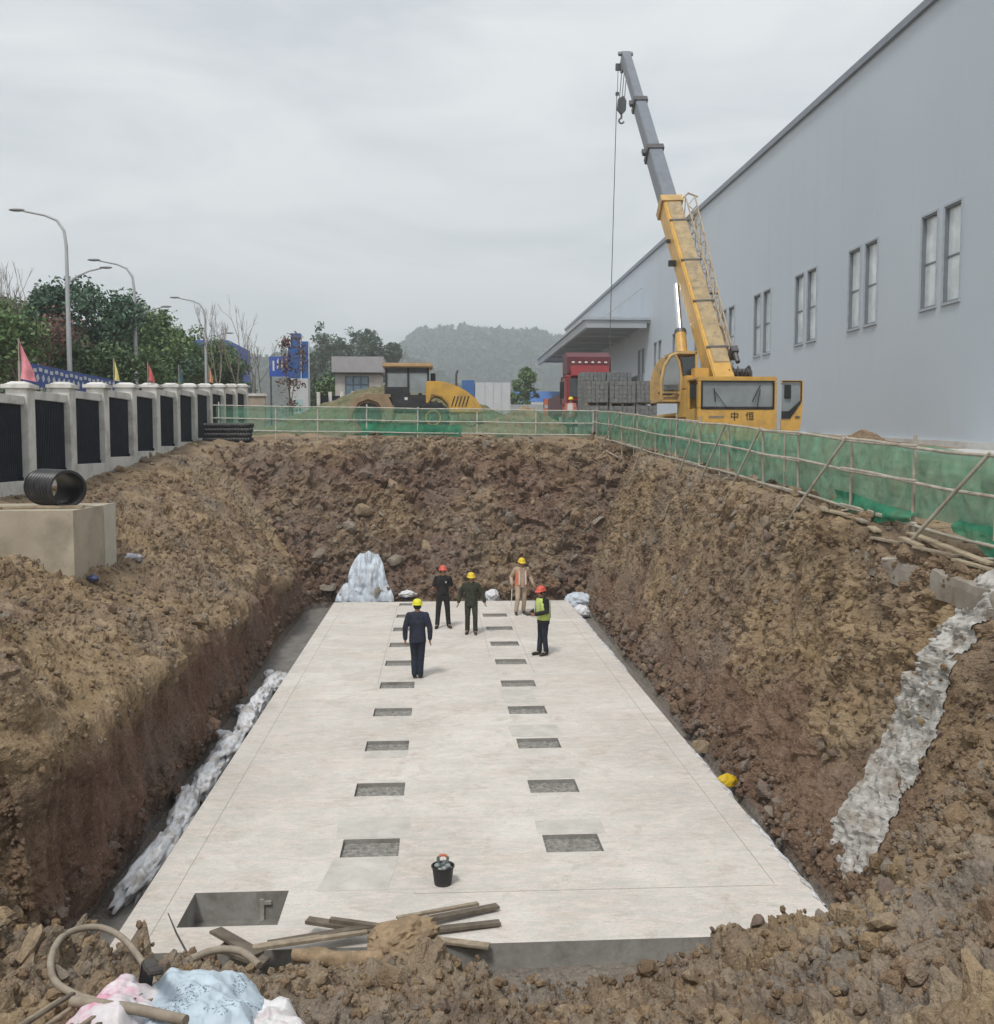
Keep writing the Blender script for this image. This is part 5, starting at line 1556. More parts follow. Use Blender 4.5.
# ------------------------------------------------------------------ trees
bark = mat('bark', (.12, .095, .07), .9, .3, 6, bmp=.5, bscale=20)
pale_bark = mat('pale_bark', (.24, .21, .18), .9, .25, 6, bmp=.4, bscale=20)
def leaf_mat(name, col):
    if name in MATS: return MATS[name]
    m, nt, b = base_mat(name)
    oi = nt.nodes.new('ShaderNodeNewGeometry')
    f = nt.nodes.new('ShaderNodeMath'); f.operation = 'FRACT'
    nt.links.new(oi.outputs['Random Per Island'], f.inputs[0])
    nt.links.new(ramp(nt, f.outputs[0], [(0.0, tuple(c * .55 for c in col)), (.5, col), (1.0, tuple(min(1, c * 1.5) for c in col))]), b.inputs['Base Color'])
    b.inputs['Roughness'].default_value = .6
    b.inputs['Specular IOR Level'].default_value = .3
    return m
GREENS = [leaf_mat('leaf_deep', (.08, .13, .055)), leaf_mat('leaf_fresh', (.12, .19, .07)), leaf_mat('leaf_blueish', (.07, .13, .08)), leaf_mat('leaf_russet', (.14, .07, .052)), leaf_mat('leaf_far', (.085, .125, .085))]
def limbs(m, p, d, L, r, depth, g, ends, spread=.6, up=.25):
    q = p + d * L
    mid = (p + q) / 2 + Vector(g.normal(0, .04 * L, 3))
    m.tube([p, mid, q], [r, r * .82, r * .62], 5 if depth < 3 else 7, cap=False)
    ends.append((q, depth))
    if depth == 0: return
    for k in range(int(g.integers(2, 4))):
        a = Vector(g.normal(0, spread, 3))
        nd = (d + a + Vector((0, 0, up))).normalized()
        limbs(m, q if k else mid.lerp(q, .9), nd, L * g.uniform(.6, .85), r * .58, depth - 1, g, ends, spread, up)
def tree(name, label, x, y, h, rx, n, lm, seed, leaf=.20, trunk=.32, bk=bark, rz=None, group='roadside trees behind the boundary wall', cluster=.34, z0=None):
    n, leaf, h = int(n * 2.3), leaf * .64, h * (.86 if z0 is None and y < 52 and x < -10 else 1)
    g = np.random.default_rng(seed)
    z = float(zg(y)) if z0 is None else z0
    r = thing(name, label, 'tree', (x, y, z), group=group)
    m = MB()
    ends = []
    limbs(m, Vector((0, 0, -.2)), Vector((g.normal(0, .04), g.normal(0, .04), 1)), h * trunk, .035 * h * .55, 4, g, ends, .5, .35)
    f_ = h * .94 / max(v[2] for v in m.v)
    m.v = [Vector((v[0], v[1], v[2] * f_)) for v in m.v]
    E_ = np.array([[e[0].x, e[0].y, e[0].z * f_] for e in ends if e[1] < 4])
    # draw the limb ends out to the crown's extent
    rz = rz or h * .40
    c0 = np.array([0, 0, h - rz])
    sc = np.array([rx, rx, rz]) / np.maximum(np.percentile(np.abs(E_ - c0), 92, axis=0), .2)
    sc = np.clip(sc, .4, 1.8)
    V = [Vector((v[0] * (sc[0] if v[2] > h * .3 else 1), v[1] * (sc[1] if v[2] > h * .3 else 1), v[2])) for v in m.v]
    m.v = V
    m.build('trunk', bk, r, smooth=True)
    E_ = c0 + (E_ - c0) * np.array([sc[0], sc[1], sc[2] if sc[2] < 1.3 else 1.3])
    extra = g.normal(0, .5, (26, 3)) * np.array([rx, rx, rz]) * .8 + c0
    E_ = np.concatenate([E_, extra])
    u = (E_ - c0) / np.array([rx, rx, rz])
    ll = np.linalg.norm(u, axis=1)
    E_ = c0 + (E_ - c0) / np.maximum(ll, 1)[:, None]
    ci = g.integers(0, len(E_), n)
    cs = (.55 + .9 * g.random(len(E_))) * cluster * rx
    off = g.normal(0, 1, (n, 3))
    off /= np.linalg.norm(off, axis=1)[:, None]
    off *= (g.random(n) ** .45)[:, None]
    P = E_[ci] + off * cs[ci][:, None] * np.array([1, 1, .75])
    P[:, 2] = np.maximum(P[:, 2], h * .12)
    a = g.normal(0, 1, (n, 3)); a /= np.linalg.norm(a, axis=1)[:, None]
    b = np.cross(a, g.normal(0, 1, (n, 3))); b /= np.linalg.norm(b, axis=1)[:, None]
    s = leaf * g.uniform(.5, 1.25, n)[:, None]
    Q = np.stack([P - a * s, P + b * s * .5, P + a * s, P - b * s * .5], 1).reshape(-1, 3)
    mesh_np('crown', Q, np.arange(4 * n).reshape(-1, 4), lm, r, False)
    return r
T = tree
T('broadleaf_tree', 'bright leafy tree beside the first street lamp, its crown spreading wide', -16.8, 36.5, 5.6, 2.7, 5200, GREENS[1], 1, .17)
T('broadleaf_tree', 'dark green tree behind the large pink pennant', -19.5, 39, 5.9, 2.8, 4600, GREENS[0], 2, .17)
T('russet_tree', 'half bare tree with reddish brown leaves behind the first street lamp', -16.0, 41.5, 6.1, 1.5, 1100, GREENS[3], 3, .14, .4, pale_bark, cluster=.5)
T('broadleaf_tree', 'tallest dense dark tree right of the first street lamp', -15.8, 46.5, 7.6, 2.4, 6000, GREENS[2], 4, .19)
T('broadleaf_tree', 'lower rounded deep green tree under the tallest one', -14.4, 43, 4.6, 1.9, 3800, GREENS[0], 5, .16)
T('broadleaf_tree', 'slender airy green tree beside the second street lamp', -15.2, 53.5, 7.0, 1.7, 2600, GREENS[1], 6, .18, .4, cluster=.42)
T('broadleaf_tree', 'small olive bush tree in the middle of the roadside row', -13.6, 49, 4.2, 1.7, 2600, GREENS[1], 7, .16)
T('broadleaf_tree', 'bluish green tree between the second and third street lamps', -17.0, 62, 6.4, 2.4, 4200, GREENS[2], 8, .2)
T('broadleaf_tree', 'fresh green tree below the third street lamp', -14.9, 63, 6.7, 1.8, 3800, GREENS[1], 9, .19)
T('broadleaf_tree', 'dark low tree at the end of the roadside row near the bare trees', -13.7, 66, 4.9, 1.7, 3000, GREENS[0], 10, .2)
T('broadleaf_tree', 'broad deep green tree at the back of the roadside row', -21.5, 52, 6.2, 3.0, 4200, GREENS[0], 11, .22)
T('broadleaf_tree', 'leafy tree hiding the lower part of the blue warehouse', -17.6, 78, 7.0, 2.6, 3600, GREENS[1], 16, .22)
T('broadleaf_tree', 'dense dark tree in front of the blue warehouse corner', -15.6, 74, 5.8, 2.2, 3200, GREENS[0], 17, .22)
T('broadleaf_tree', 'mid green tree filling the gap behind the second street lamp', -19.0, 60, 6.6, 2.6, 3600, GREENS[2], 18, .2)
T('gate_tree', 'young tree with russet leaves standing before the blue sign pillar', -8.95, 62.5, 6.4, .85, 420, GREENS[3], 12, .17, .45, bark, cluster=.5)
T('broadleaf_tree', 'soft green tree between gate pillar and gatehouse', -9.6, 82, 5.6, 2.2, 3400, GREENS[4], 13, .26)
T('broadleaf_tree', 'pale green bush tree tucked beside the gatehouse', -8.0, 79, 4.4, 1.5, 2200, GREENS[1], 14, .22)
T('broadleaf_tree', 'small lone tree in front of the blue-roofed shed', 9.6, 108, 7.4, 1.6, 1600, GREENS[1], 15, .3)
for k, (x, h, w) in enumerate(((-16.9, 18.6, 2.3), (-14.9, 16.6, 1.5), (-12.6, 18.8, 2.3), (-9.9, 17.4, 2.2), (-7.3, 16.4, 1.5), (-18.9, 15.0, 1.6))):
    T('eucalyptus', ('tall eucalyptus with a round crown, at the open end of its row', 'slim eucalyptus between two bigger ones', 'tallest eucalyptus above the gatehouse roof', 'broad eucalyptus next to the tallest one', 'short slim eucalyptus above the roller cab', 'stunted eucalyptus at the tail of its row')[k],
      x, 158 + 2 * (k % 3), h, w, 1500, GREENS[4], 30 + k, .42, .5, pale_bark, h * .24, 'row of tall eucalyptus trees', .36)
def bare_tree(x, y, h, seed, label, lean=0.0):
    g = np.random.default_rng(seed)
    r = thing('bare_tree', label, 'tree', (x, y, float(zg(y))), group='bare trees by the gate')
    m = MB(); ends = []
    limbs(m, Vector((0, 0, -.2)), Vector((lean, 0, 1)).normalized(), h * .28, .10, 5, g, ends, .30, .42)
    m.build('trunk', pale_bark, r, smooth=True)
bare_tree(-12.2, 57, 7.6, 71, 'bare many-stemmed tree standing left of the other leafless ones')
bare_tree(-11.3, 58.5, 8.6, 72, 'tall bare tree with upright twigs in front of the tan wall')
bare_tree(-10.6, 60, 7.2, 73, 'bare tree close to the blue hoarding board')
bare_tree(-14.7, 37.0, 6.6, 74, 'thin leafless sapling leaning beside the first street lamp', -.06)
bare_tree(-15.0, 47.8, 5.0, 75, 'short bare shrub tree between the dense roadside trees')

# ------------------------------------------------------------------ wooded hills
def hill(name, x0, x1, y, depth, prof, seed, tree_r):
    nx, ny = 150, 26
    xs = np.linspace(x0, x1, nx); vs = np.linspace(-1, 1, ny)
    X, Vv = np.meshgrid(xs, vs, indexing='ij')
    hz = np.interp(X, [p[0] for p in prof], [p[1] for p in prof])
    P = np.stack([X.ravel(), (y + Vv * depth).ravel(), (hz * np.cos(Vv * np.pi / 2) ** .8 + 4.0).ravel()], 1)
    P[:, 2] += 2.0 * fbm(P * .04, 3, seed)
    P = (P - np.array([0, 0, 5.2])) * 2.5 + np.array([0, 0, 5.2])
    y, depth, tree_r = y * 2.5, depth * 2.5, tree_r * 1.9
    q = (np.arange(nx - 1)[:, None] * ny + np.arange(ny - 1)[None]).ravel()
    o = mesh_np(name, P, np.stack([q, q + ny, q + ny + 1, q + 1], 1), mat('hill_green', (.04, .06, .035), .95, .3, .05), None, True)
    o['kind'] = 'structure'
    # the wood on it reads as one mass: crowns of leaf-clump faces
    g = np.random.default_rng(seed)
    nt_ = 3000
    pick = g.integers(0, len(P), nt_)
    pick = pick[P[pick, 1] < y + depth * .35]
    C0 = P[pick]
    k = 34
    nC = len(C0)
    rr = tree_r * g.uniform(.55, 1.35, nC)
    off = g.normal(0, 1, (nC, k, 3)); off /= np.linalg.norm(off, axis=2, keepdims=True)
    off[..., 2] = np.abs(off[..., 2]) * 1.35 - .1
    ctr = C0[:, None] + off * rr[:, None, None] * g.uniform(.75, 1.05, (nC, k, 1)) + np.array([0, 0, .5]) * rr[:, None, None]
    N_ = nC * k
    a = g.normal(0, 1, (N_, 3)); a /= np.linalg.norm(a, axis=1)[:, None]
    b = np.cross(a, g.normal(0, 1, (N_, 3))); b /= np.linalg.norm(b, axis=1)[:, None]
    s = np.repeat(rr, k)[:, None] * .36
    c = ctr.reshape(-1, 3)
    Q = np.stack([c - a * s, c + b * s * .7, c + a * s, c - b * s * .7], 1).reshape(-1, 3)
    f = mesh_np('hill_wood', Q, np.arange(4 * N_).reshape(-1, 4), leaf_mat('leaf_hill', (.040, .085, .062)), o, False)
    f['kind'] = 'stuff'
hill('hill', -30, 95, 400, 70, [(-30, 25), (-14, 36), (-6, 41), (10, 42.5), (24, 42.5), (37, 42), (48, 39.5), (60, 37), (95, 30)], 5, 3.4)
hill('hill', -130, 40, 270, 40, [(-130, 18), (-60, 19), (-36, 22), (-20, 23), (-8, 20), (8, 12), (40, 4)], 6, 2.6)
hill('hill', -6, 30, 215, 22, [(-6, 6), (0, 9), (5, 10), (10, 7.5), (20, 5), (30, 4)], 7, 2.2)

# ------------------------------------------------------------------ people
def remesh(name, m, mt, parent, voxel, smooth_it=6):
    """fuse overlapping solids into one continuous skin"""
    me = bpy.data.meshes.new(name)
    me.from_pydata([tuple(p) for p in m.v], [], m.f)
    bm = bmesh.new(); bm.from_mesh(me)
    bmesh.ops.recalc_face_normals(bm, faces=bm.faces)
    bm.to_mesh(me); bm.free()
    t = bpy.data.objects.new(name, me)
    COL.objects.link(t)
    md = t.modifiers.new('r', 'REMESH'); md.mode = 'VOXEL'; md.voxel_size = voxel; md.use_smooth_shade = True
    if smooth_it:
        sm = t.modifiers.new('s', 'SMOOTH'); sm.factor = .5; sm.iterations = smooth_it
    bpy.context.view_layer.update()
    nm = bpy.data.meshes.new_from_object(t.evaluated_get(bpy.context.evaluated_depsgraph_get()))
    bpy.data.objects.remove(t)
    nm.materials.clear()
    for x in (mt if isinstance(mt, list) else [mt]): nm.materials.append(x)
    o = bpy.data.objects.new(name, nm)
    COL.objects.link(o)
    o.parent = parent
    return o

def capsule(m, pts, rs, n=10):
    """tapered rounded limb through joints"""
    P = [Vector(p) for p in pts]
    m.tube(P, list(rs), n)
    for p, r in zip(P, rs): m.ball(p, r * .99, n, 6)

def loft(m, secs, n=18, cap=True):
    V = []
    for (cx, cy, z, rx, ry) in secs:
        for k in range(n):
            w = 2 * math.pi * k / n
            # slightly squared cross-section
            c, s = math.cos(w), math.sin(w)
            V.append((cx + rx * math.copysign(abs(c) ** .85, c), cy + ry * math.copysign(abs(s) ** .85, s), z))
    F = [(i * n + k, i * n + (k + 1) % n, (i + 1) * n + (k + 1) % n, (i + 1) * n + k) for i in range(len(secs) - 1) for k in range(n)]
    F += [tuple(range(n - 1, -1, -1)), tuple((len(secs) - 1) * n + k for k in range(n))]
    m.add(V, F)

skin_m = mat('skin', (.36, .20, .13), .6, .08, 10)
hair_m = mat('black_hair', (.012, .010, .009), .6, .2, 20)
def hand(m, w, d, side, fwd):
    """palm, four fingers of different length and a thumb; w wrist, d direction the hand points, fwd palm-front"""
    w, d = Vector(w), Vector(d).normalized()
    f = Vector(fwd); f = (f - d * f.dot(d)).normalized()
    s = d.cross(f)
    pc = w + d * .085
    capsule(m, [w, w + d * .03, pc], [.024, .027, .026], 8)
    for k in range(4):
        o = (k - 1.5) * .020
        L = (.066, .080, .074, .056)[k]
        b0_ = w + d * .07 + f * o
        b1 = b0_ + d * (.03 + L * .45) + s * .008 * side
        b2 = b1 + (d * .75 + s * .6 * side).normalized() * L * .5
        capsule(m, [b0_, b1, b2], [.0115, .0105, .009], 6)
    t0 = w + d * .03 + f * -.024
    capsule(m, [t0, t0 + d * .03 + f * -.026, t0 + d * .062 + f * -.030 + s * .012 * side], [.0135, .0125, .0105], 6)

def person(label, loc, rz, J, cloth, helmet, H=1.72, jacket='jacket', vest=None, sleeves=True, head_turn=(0, 0), held=None, group=None):
    """J: joint overrides, in a frame where the person faces -Y, feet on z = 0, height 1.72"""
    s = H / 1.72
    r = thing('person', label, 'person', loc, rz)
    r.scale = (s, s, s)
    D = dict(hipL=(.09, 0, .91), hipR=(-.09, 0, .91), kneeL=(.10, -.02, .49), kneeR=(-.10, -.02, .49), ankL=(.11, .02, .085), ankR=(-.11, .02, .085),
             shL=(.185, .01, 1.395), shR=(-.185, .01, 1.395), elL=(.25, .03, 1.12), elR=(-.25, .03, 1.12), wrL=(.26, -.04, .88), wrR=(-.26, -.04, .88),
             toeL=(.13, -.16, .03), toeR=(-.13, -.16, .03), lean=0.0)
    D.update(J)
    L_ = D['lean']
    def ln(p): return (p[0], p[1] - L_ * max(0, p[2] - .9), p[2])
    for k in ('shL', 'shR'): D[k] = ln(D[k])
    hy = -L_ * .6
    ht, hn = head_turn
    M = Euler((hn, 0, ht)).to_matrix()
    hc = Vector((0, -.015 + hy, 1.585))
    def hp(x, y, z): return hc + M @ Vector((x, y, z))
    # the body: one continuous skin
    m = MB()
    loft(m, [(0, 0, .84, .14, .09), (0, 0, .95, .155, .105), (0, -L_ * .2, 1.08, .14, .095), (0, -L_ * .3, 1.22, .155, .105), (0, -L_ * .4, 1.34, .17, .105), (0, -L_ * .45, 1.42, .13, .08), (0, -L_ * .5, 1.46, .06, .06)])
    capsule(m, [(0, hy * .85, 1.40), (0, hy, 1.53)], [.06, .055])
    m.ball(hp(0, .01, .03), (.078, .096, .105), 18, 14)
    m.ball(hp(0, -.02, -.055), (.058, .068, .062), 14, 10)
    m.ball(hp(0, -.085, -.102), (.022, .018, .016), 8, 6)
    capsule(m, [hp(0, -.088, .018), hp(0, -.112, -.022)], [.011, .016], 8)
    m.ball(hp(0, -.088, -.055), (.026, .014, .010), 10, 6)
    for x in (-1, 1):
        m.ball(hp(x * .030, -.083, .018), (.014, .010, .009), 8, 6)
        m.ball(hp(x * .079, .008, -.008), (.012, .022, .032), 8, 6)
    for sd, h, k, a, t in ((1, 'hipL', 'kneeL', 'ankL', 'toeL'), (-1, 'hipR', 'kneeR', 'ankR', 'toeR')):
        capsule(m, [D[h], Vector(D[h]).lerp(Vector(D[k]), .5), D[k], Vector(D[k]).lerp(Vector(D[a]), .35) + Vector((0, .012, 0)), D[a]], [.084, .072, .054, .055, .038])
        capsule(m, [D[a], D[t]], [.04, .028])
    for sd, h, e, w, hd_ in ((1, 'shL', 'elL', 'wrL', 'L'), (-1, 'shR', 'elR', 'wrR', 'R')):
        capsule(m, [(sd * .10, Vector(D[h]).y, 1.40), D[h], Vector(D[h]).lerp(Vector(D[e]), .5), D[e], D[w]], [.06, .055, .047, .040, .027])
        d = Vector(D[w]) - Vector(D[e])
        hand(m, D[w], D.get('hd' + hd_, d + Vector((0, -.08, 0))), -sd, (0, -1, 0) if abs(d.normalized().y) < .8 else (0, 0, 1))
    remesh('body', m, skin_m, r, .0095, 2)
    # eyes and brows, hair below the helmet
    m = MB()
    for x in (-1, 1):
        m.ball(hp(x * .030, -.091, .018), (.0085, .005, .005), 8, 6)
        m.bar(hp(x * .046, -.089, .040), hp(x * .016, -.096, .042), .006, .008)
    m.build('eyes', hair_m, r)
    m = MB()
    loft(m, [(hc.x, hc.y + .02, hc.z - .045, .066, .072), (hc.x, hc.y + .018, hc.z, .084, .092), (hc.x, hc.y + .015, hc.z + .06, .085, .10), (hc.x, hc.y + .015, hc.z + .10, .06, .08)])
    hv = [Vector(p) for p in m.v]
    m.v = [hc + M @ (p - hc) for p in hv]
    m.build('hair', hair_m, r, smooth=True)
    # trousers
    m = MB()
    loft(m, [(0, 0, .83, .145, .10), (0, 0, .92, .165, .115), (0, 0, 1.0, .155, .108)])
    for h, k, a in (('hipL', 'kneeL', 'ankL'), ('hipR', 'kneeR', 'ankR')):
        hv, kv, av = Vector(D[h]), Vector(D[k]), Vector(D[a])
        capsule(m, [hv, hv.lerp(kv, .45), kv + Vector((0, .005, 0)), kv.lerp(av, .5), av + Vector((0, .005, .015))], [.098, .088, .074, .068, .066], 12)
    V0 = np.array([tuple(p) for p in m.v])
    d_ = .009 * fbm(V0 * np.array([14, 14, 8]) + loc[0] * 7, 3, 4)
    m.v = [tuple(p) for p in (V0 + np.stack([d_, d_, d_ * 0], 1) * np.sign(V0 - np.array([0, 0, 0])))]
    remesh('trousers', m, cloth[1], r, .0125, 3)
    # upper garment
    m = MB()
    g = .022 if jacket == 'jacket' else .012
    z0 = .80 if jacket == 'jacket' else .93
    loft(m, [(0, 0, z0, .165 + g, .115 + g), (0, 0, .95, .16 + g, .112 + g), (0, -L_ * .2, 1.10, .15 + g, .105 + g), (0, -L_ * .3, 1.24, .165 + g, .115 + g), (0, -L_ * .4, 1.36, .18 + g, .112 + g), (0, -L_ * .45, 1.43, .14 + g, .085 + g), (0, -L_ * .5, 1.475, .075 + g, .065 + g)])
    for sd, h, e, w in ((1, 'shL', 'elL', 'wrL'), (-1, 'shR', 'elR', 'wrR')):
        hv, ev, wv = Vector(D[h]), Vector(D[e]), Vector(D[w])
        if sleeves: capsule(m, [(sd * .10, hv.y, 1.405), hv, hv.lerp(ev, .5), ev, ev.lerp(wv, .5), ev.lerp(wv, .93)], [.075, .068 + g * .4, .062 + g * .4, .055 + g * .4, .05 + g * .4, .046 + g * .3], 12)
        else: capsule(m, [(sd * .10, hv.y, 1.405), hv, hv.lerp(ev, .72)], [.072, .068, .064], 12)
    V0 = np.array([tuple(p) for p in m.v])
    d_ = .010 * fbm(V0 * np.array([11, 11, 9]) + loc[1], 3, 7)
    m.v = [tuple(p) for p in (V0 + np.stack([d_, d_, d_ * 0], 1) * np.sign(V0))]
    remesh(jacket, m, cloth[0], r, .0125, 3)
    if vest:
        m = MB()
        g2 = g + .016
        loft(m, [(0, 0, .90, .155 + g2, .112 + g2), (0, 0, 1.0, .16 + g2, .112 + g2), (0, -L_ * .25, 1.14, .155 + g2, .11 + g2), (0, -L_ * .35, 1.30, .165 + g2, .116 + g2), (0, -L_ * .42, 1.41, .13 + g2, .09 + g2), (0, -L_ * .45, 1.455, .09 + g2, .07 + g2)])
        vo = remesh('vest', m, vest[0], r, .0125, 2)
        m = MB()
        g3 = g2 + .002
        if len(vest) > 2:      # open front showing the shirt
            m.prism([(-.055, .86), (.055, .86), (.085, 1.46), (-.085, 1.46)], -.10 - g3 - L_ * .3, -.118 - g3 - L_ * .35, 'y')
            m.build('shirt_front', vest[2], r)
            m = MB()
        for x in (-.10, .10):
            m.box((x, -.128 - g2 - L_ * .3, 1.16), (.045, .008, .44), (-.04, 0, 0)); m.box((x, .128 + g2 - L_ * .3, 1.16), (.045, .008, .44), (.04, 0, 0))
        m.build('reflective_strip', vest[1], vo)
    # boots
    for a, t in (('ankL', 'toeL'), ('ankR', 'toeR')):
        m = MB()
        av, tv = Vector(D[a]), Vector(D[t])
        capsule(m, [av + Vector((0, .012, .03)), av + Vector((0, .01, -.03)), av.lerp(tv, .5) + Vector((0, 0, -.012)), tv + Vector((0, 0, .008))], [.052, .05, .046, .040], 10)
        m.v = [(p[0], p[1], max(p[2], min(av.z - .085, tv.z - .03) + .0)) for p in m.v]
        remesh('shoe', m, cloth[2], r, .0115, 2)
    # hard hat with brim and ridge
    m = MB()
    zt = hc.z + .045
    prof = [(.128, 0), (.124, .012), (.112, .016), (.110, .035), (.102, .07), (.084, .098), (.055, .117), (.02, .125), (.004, .126)]
    m.lathe([(a, b) for a, b in prof], 24, (0, 0, 0), cap=False)
    m.lathe([(.120, .001), (.100, .03), (.004, .112)], 24, (0, 0, 0), cap=False)
    V = []
    for p in m.v:
        p = Vector(p)
        ext = 1.32 if (p.y < -.05 and p.z < .018) else 1.12
        p = Vector((p.x * .98, p.y * ext, p.z))
        V.append(hc + M @ (p + Vector((0, .008, .045))))
    m.v = V
    hat = m.build('hard_hat', helmet, r, smooth=True)
    m = MB()
    m.tube([hc + M @ Vector((0, .008 + yy * 1.12, .045 + zz + .004)) for yy, zz in ((-.10, .055), (-.07, .098), (-.03, .122), (.02, .125), (.06, .108), (.10, .06))], .010, 6)
    m.build('ridge', helmet, hat, smooth=True)
    if held: held(r)
    return r
navy = mat('navy_cloth', (.017, .022, .042), .85, .45, 9, bmp=.6, bscale=18, dirt=(.07, .06, .05), dirt_amt=.35, dscale=6)
navy2 = mat('dark_navy_trousers', (.012, .018, .034), .85, .45, 9, bmp=.6, bscale=18, dirt=(.07, .06, .05), dirt_amt=.35, dscale=6)
black_c = mat('black_cloth', (.012, .012, .014), .85, .45, 9, bmp=.6, bscale=18, dirt=(.07, .06, .05), dirt_amt=.35, dscale=6)
shoe_m = mat('black_shoe', (.016, .015, .015), .6, .3, 9, dirt=(.16, .12, .09), dirt_amt=.5)
beige = mat('beige_cloth', (.44, .34, .255), .85, .15, 9, dirt=(.30, .21, .14), dirt_amt=.5)
hat_y = mat('yellow_hard_hat', (.72, .52, .03), .35, .06, 5)
hat_l = mat('lime_hard_hat', (.70, .66, .03), .35, .06, 5)
hat_r = mat('red_hard_hat', (.62, .10, .07), .35, .08, 5)
camo = camo_mat()
org_v = mat('orange_vest', (.72, .22, .11), .8, .12, 8)
lim_v = mat('lime_vest', (.55, .66, .16), .8, .12, 8)
refl = mat('reflective_tape', (.60, .60, .57), .35, .1, 8)
person('worker in navy jacket and lime hard hat seen from behind, walking away', (-.45, 22.14, 0), R(180), dict(kneeL=(.08, -.07, .49), ankL=(.07, .04, .10), kneeR=(-.08, -.01, .49), ankR=(-.06, .02, .085), toeL=(.08, -.13, .04), toeR=(-.08, -.15, .03), elL=(.27, .05, 1.12), elR=(-.27, .05, 1.12), wrL=(.27, .0, .87), wrR=(-.27, .02, .87)), (navy, navy2, shoe_m), hat_l, 1.75)
def logo(r):
    m = MB(); m.box((.075, -.128, 1.30), (.035, .008, .045)); m.build('chest_print', refl, r)
person('worker in black T-shirt and trousers with red hard hat, hands behind back', (.15, 28.24, 0), R(4), dict(ankL=(.16, .02, .085), ankR=(-.16, .02, .085), kneeL=(.13, -.01, .49), kneeR=(-.13, -.01, .49), toeL=(.21, -.15, .03), toeR=(-.21, -.15, .03), elL=(.255, .07, 1.13), elR=(-.255, .07, 1.13), wrL=(.10, .16, .95), wrR=(-.10, .16, .97), hdL=(-.9, .1, -.3), hdR=(.9, .1, -.3)), (black_c, black_c, shoe_m), hat_r, 1.76, 'tee_shirt', sleeves=False, held=logo)
person('worker in camouflage jacket with yellow hard hat, arms held away from sides', (.92, 27.28, 0), R(-6), dict(elL=(.31, .05, 1.13), elR=(-.31, .03, 1.13), wrL=(.38, -.04, .92), wrR=(-.35, -.06, .91), kneeL=(.12, -.08, .49), ankL=(.12, -.02, .085), toeL=(.14, -.19, .03), ankR=(-.11, .05, .085), toeR=(-.13, -.13, .03)), (camo, camo, shoe_m), hat_y, 1.68, head_turn=(.15, .15))
def stick_held(r):
    m = MB(); m.tube([(-.305, -.10, .93), (-.32, -.06, .25)], .014, 8); o = m.build('staff', white_m, r)
person('worker in beige overalls and orange vest with yellow hard hat, stepping forward', (2.56, 30.46, 0), R(10), dict(elL=(.30, .03, 1.14), wrL=(.36, -.10, .93), elR=(-.30, .06, 1.15), wrR=(-.31, -.09, .95), kneeR=(-.14, -.16, .52), ankR=(-.18, -.12, .12), toeR=(-.21, -.27, .04), kneeL=(.11, .0, .49), ankL=(.11, .10, .09), toeL=(.13, -.06, .03), lean=.12), (beige, beige, shoe_m), hat_y, 1.72, 'shirt', vest=(org_v, refl, beige), head_turn=(0, .25), held=stick_held)
def tool_held(r):
    m = MB(); m.box((.02, -.50, 1.09), (.20, .12, .02), (.2, .1, 0)); m.build('clipboard', ink, r)
person('worker in lime vest and dark clothes with red hard hat, holding a clipboard', (2.61, 24.41, 0), R(-62), dict(elL=(.24, -.06, 1.13), wrL=(.11, -.32, 1.07), elR=(-.24, -.06, 1.13), wrR=(-.08, -.33, 1.07), hdL=(-.25, -.9, .1), hdR=(.25, -.9, .1), lean=.10, kneeL=(.09, -.02, .49), ankL=(.09, .03, .085), toeL=(.10, -.15, .03), ankR=(-.09, -.06, .085), toeR=(-.10, -.24, .03)), (black_c, navy2, shoe_m), hat_r, 1.70, vest=(lim_v, refl), head_turn=(0, .2), held=tool_held)
plaid = mat('plaid_red_shirt', (.40, .14, .13), .85, .5, 14)
person('worker in reddish shirt with yellow hard hat behind the far net fence', (6.05, 45.2, gz(6.05, 45.2)), R(-15), dict(elL=(.24, -.04, 1.14), wrL=(.10, -.22, 1.12), elR=(-.25, -.02, 1.13), wrR=(-.06, -.24, 1.10), kneeL=(.14, -.14, .50)), (plaid, navy2, shoe_m), hat_y, 1.72, vest=(org_v, refl, refl))

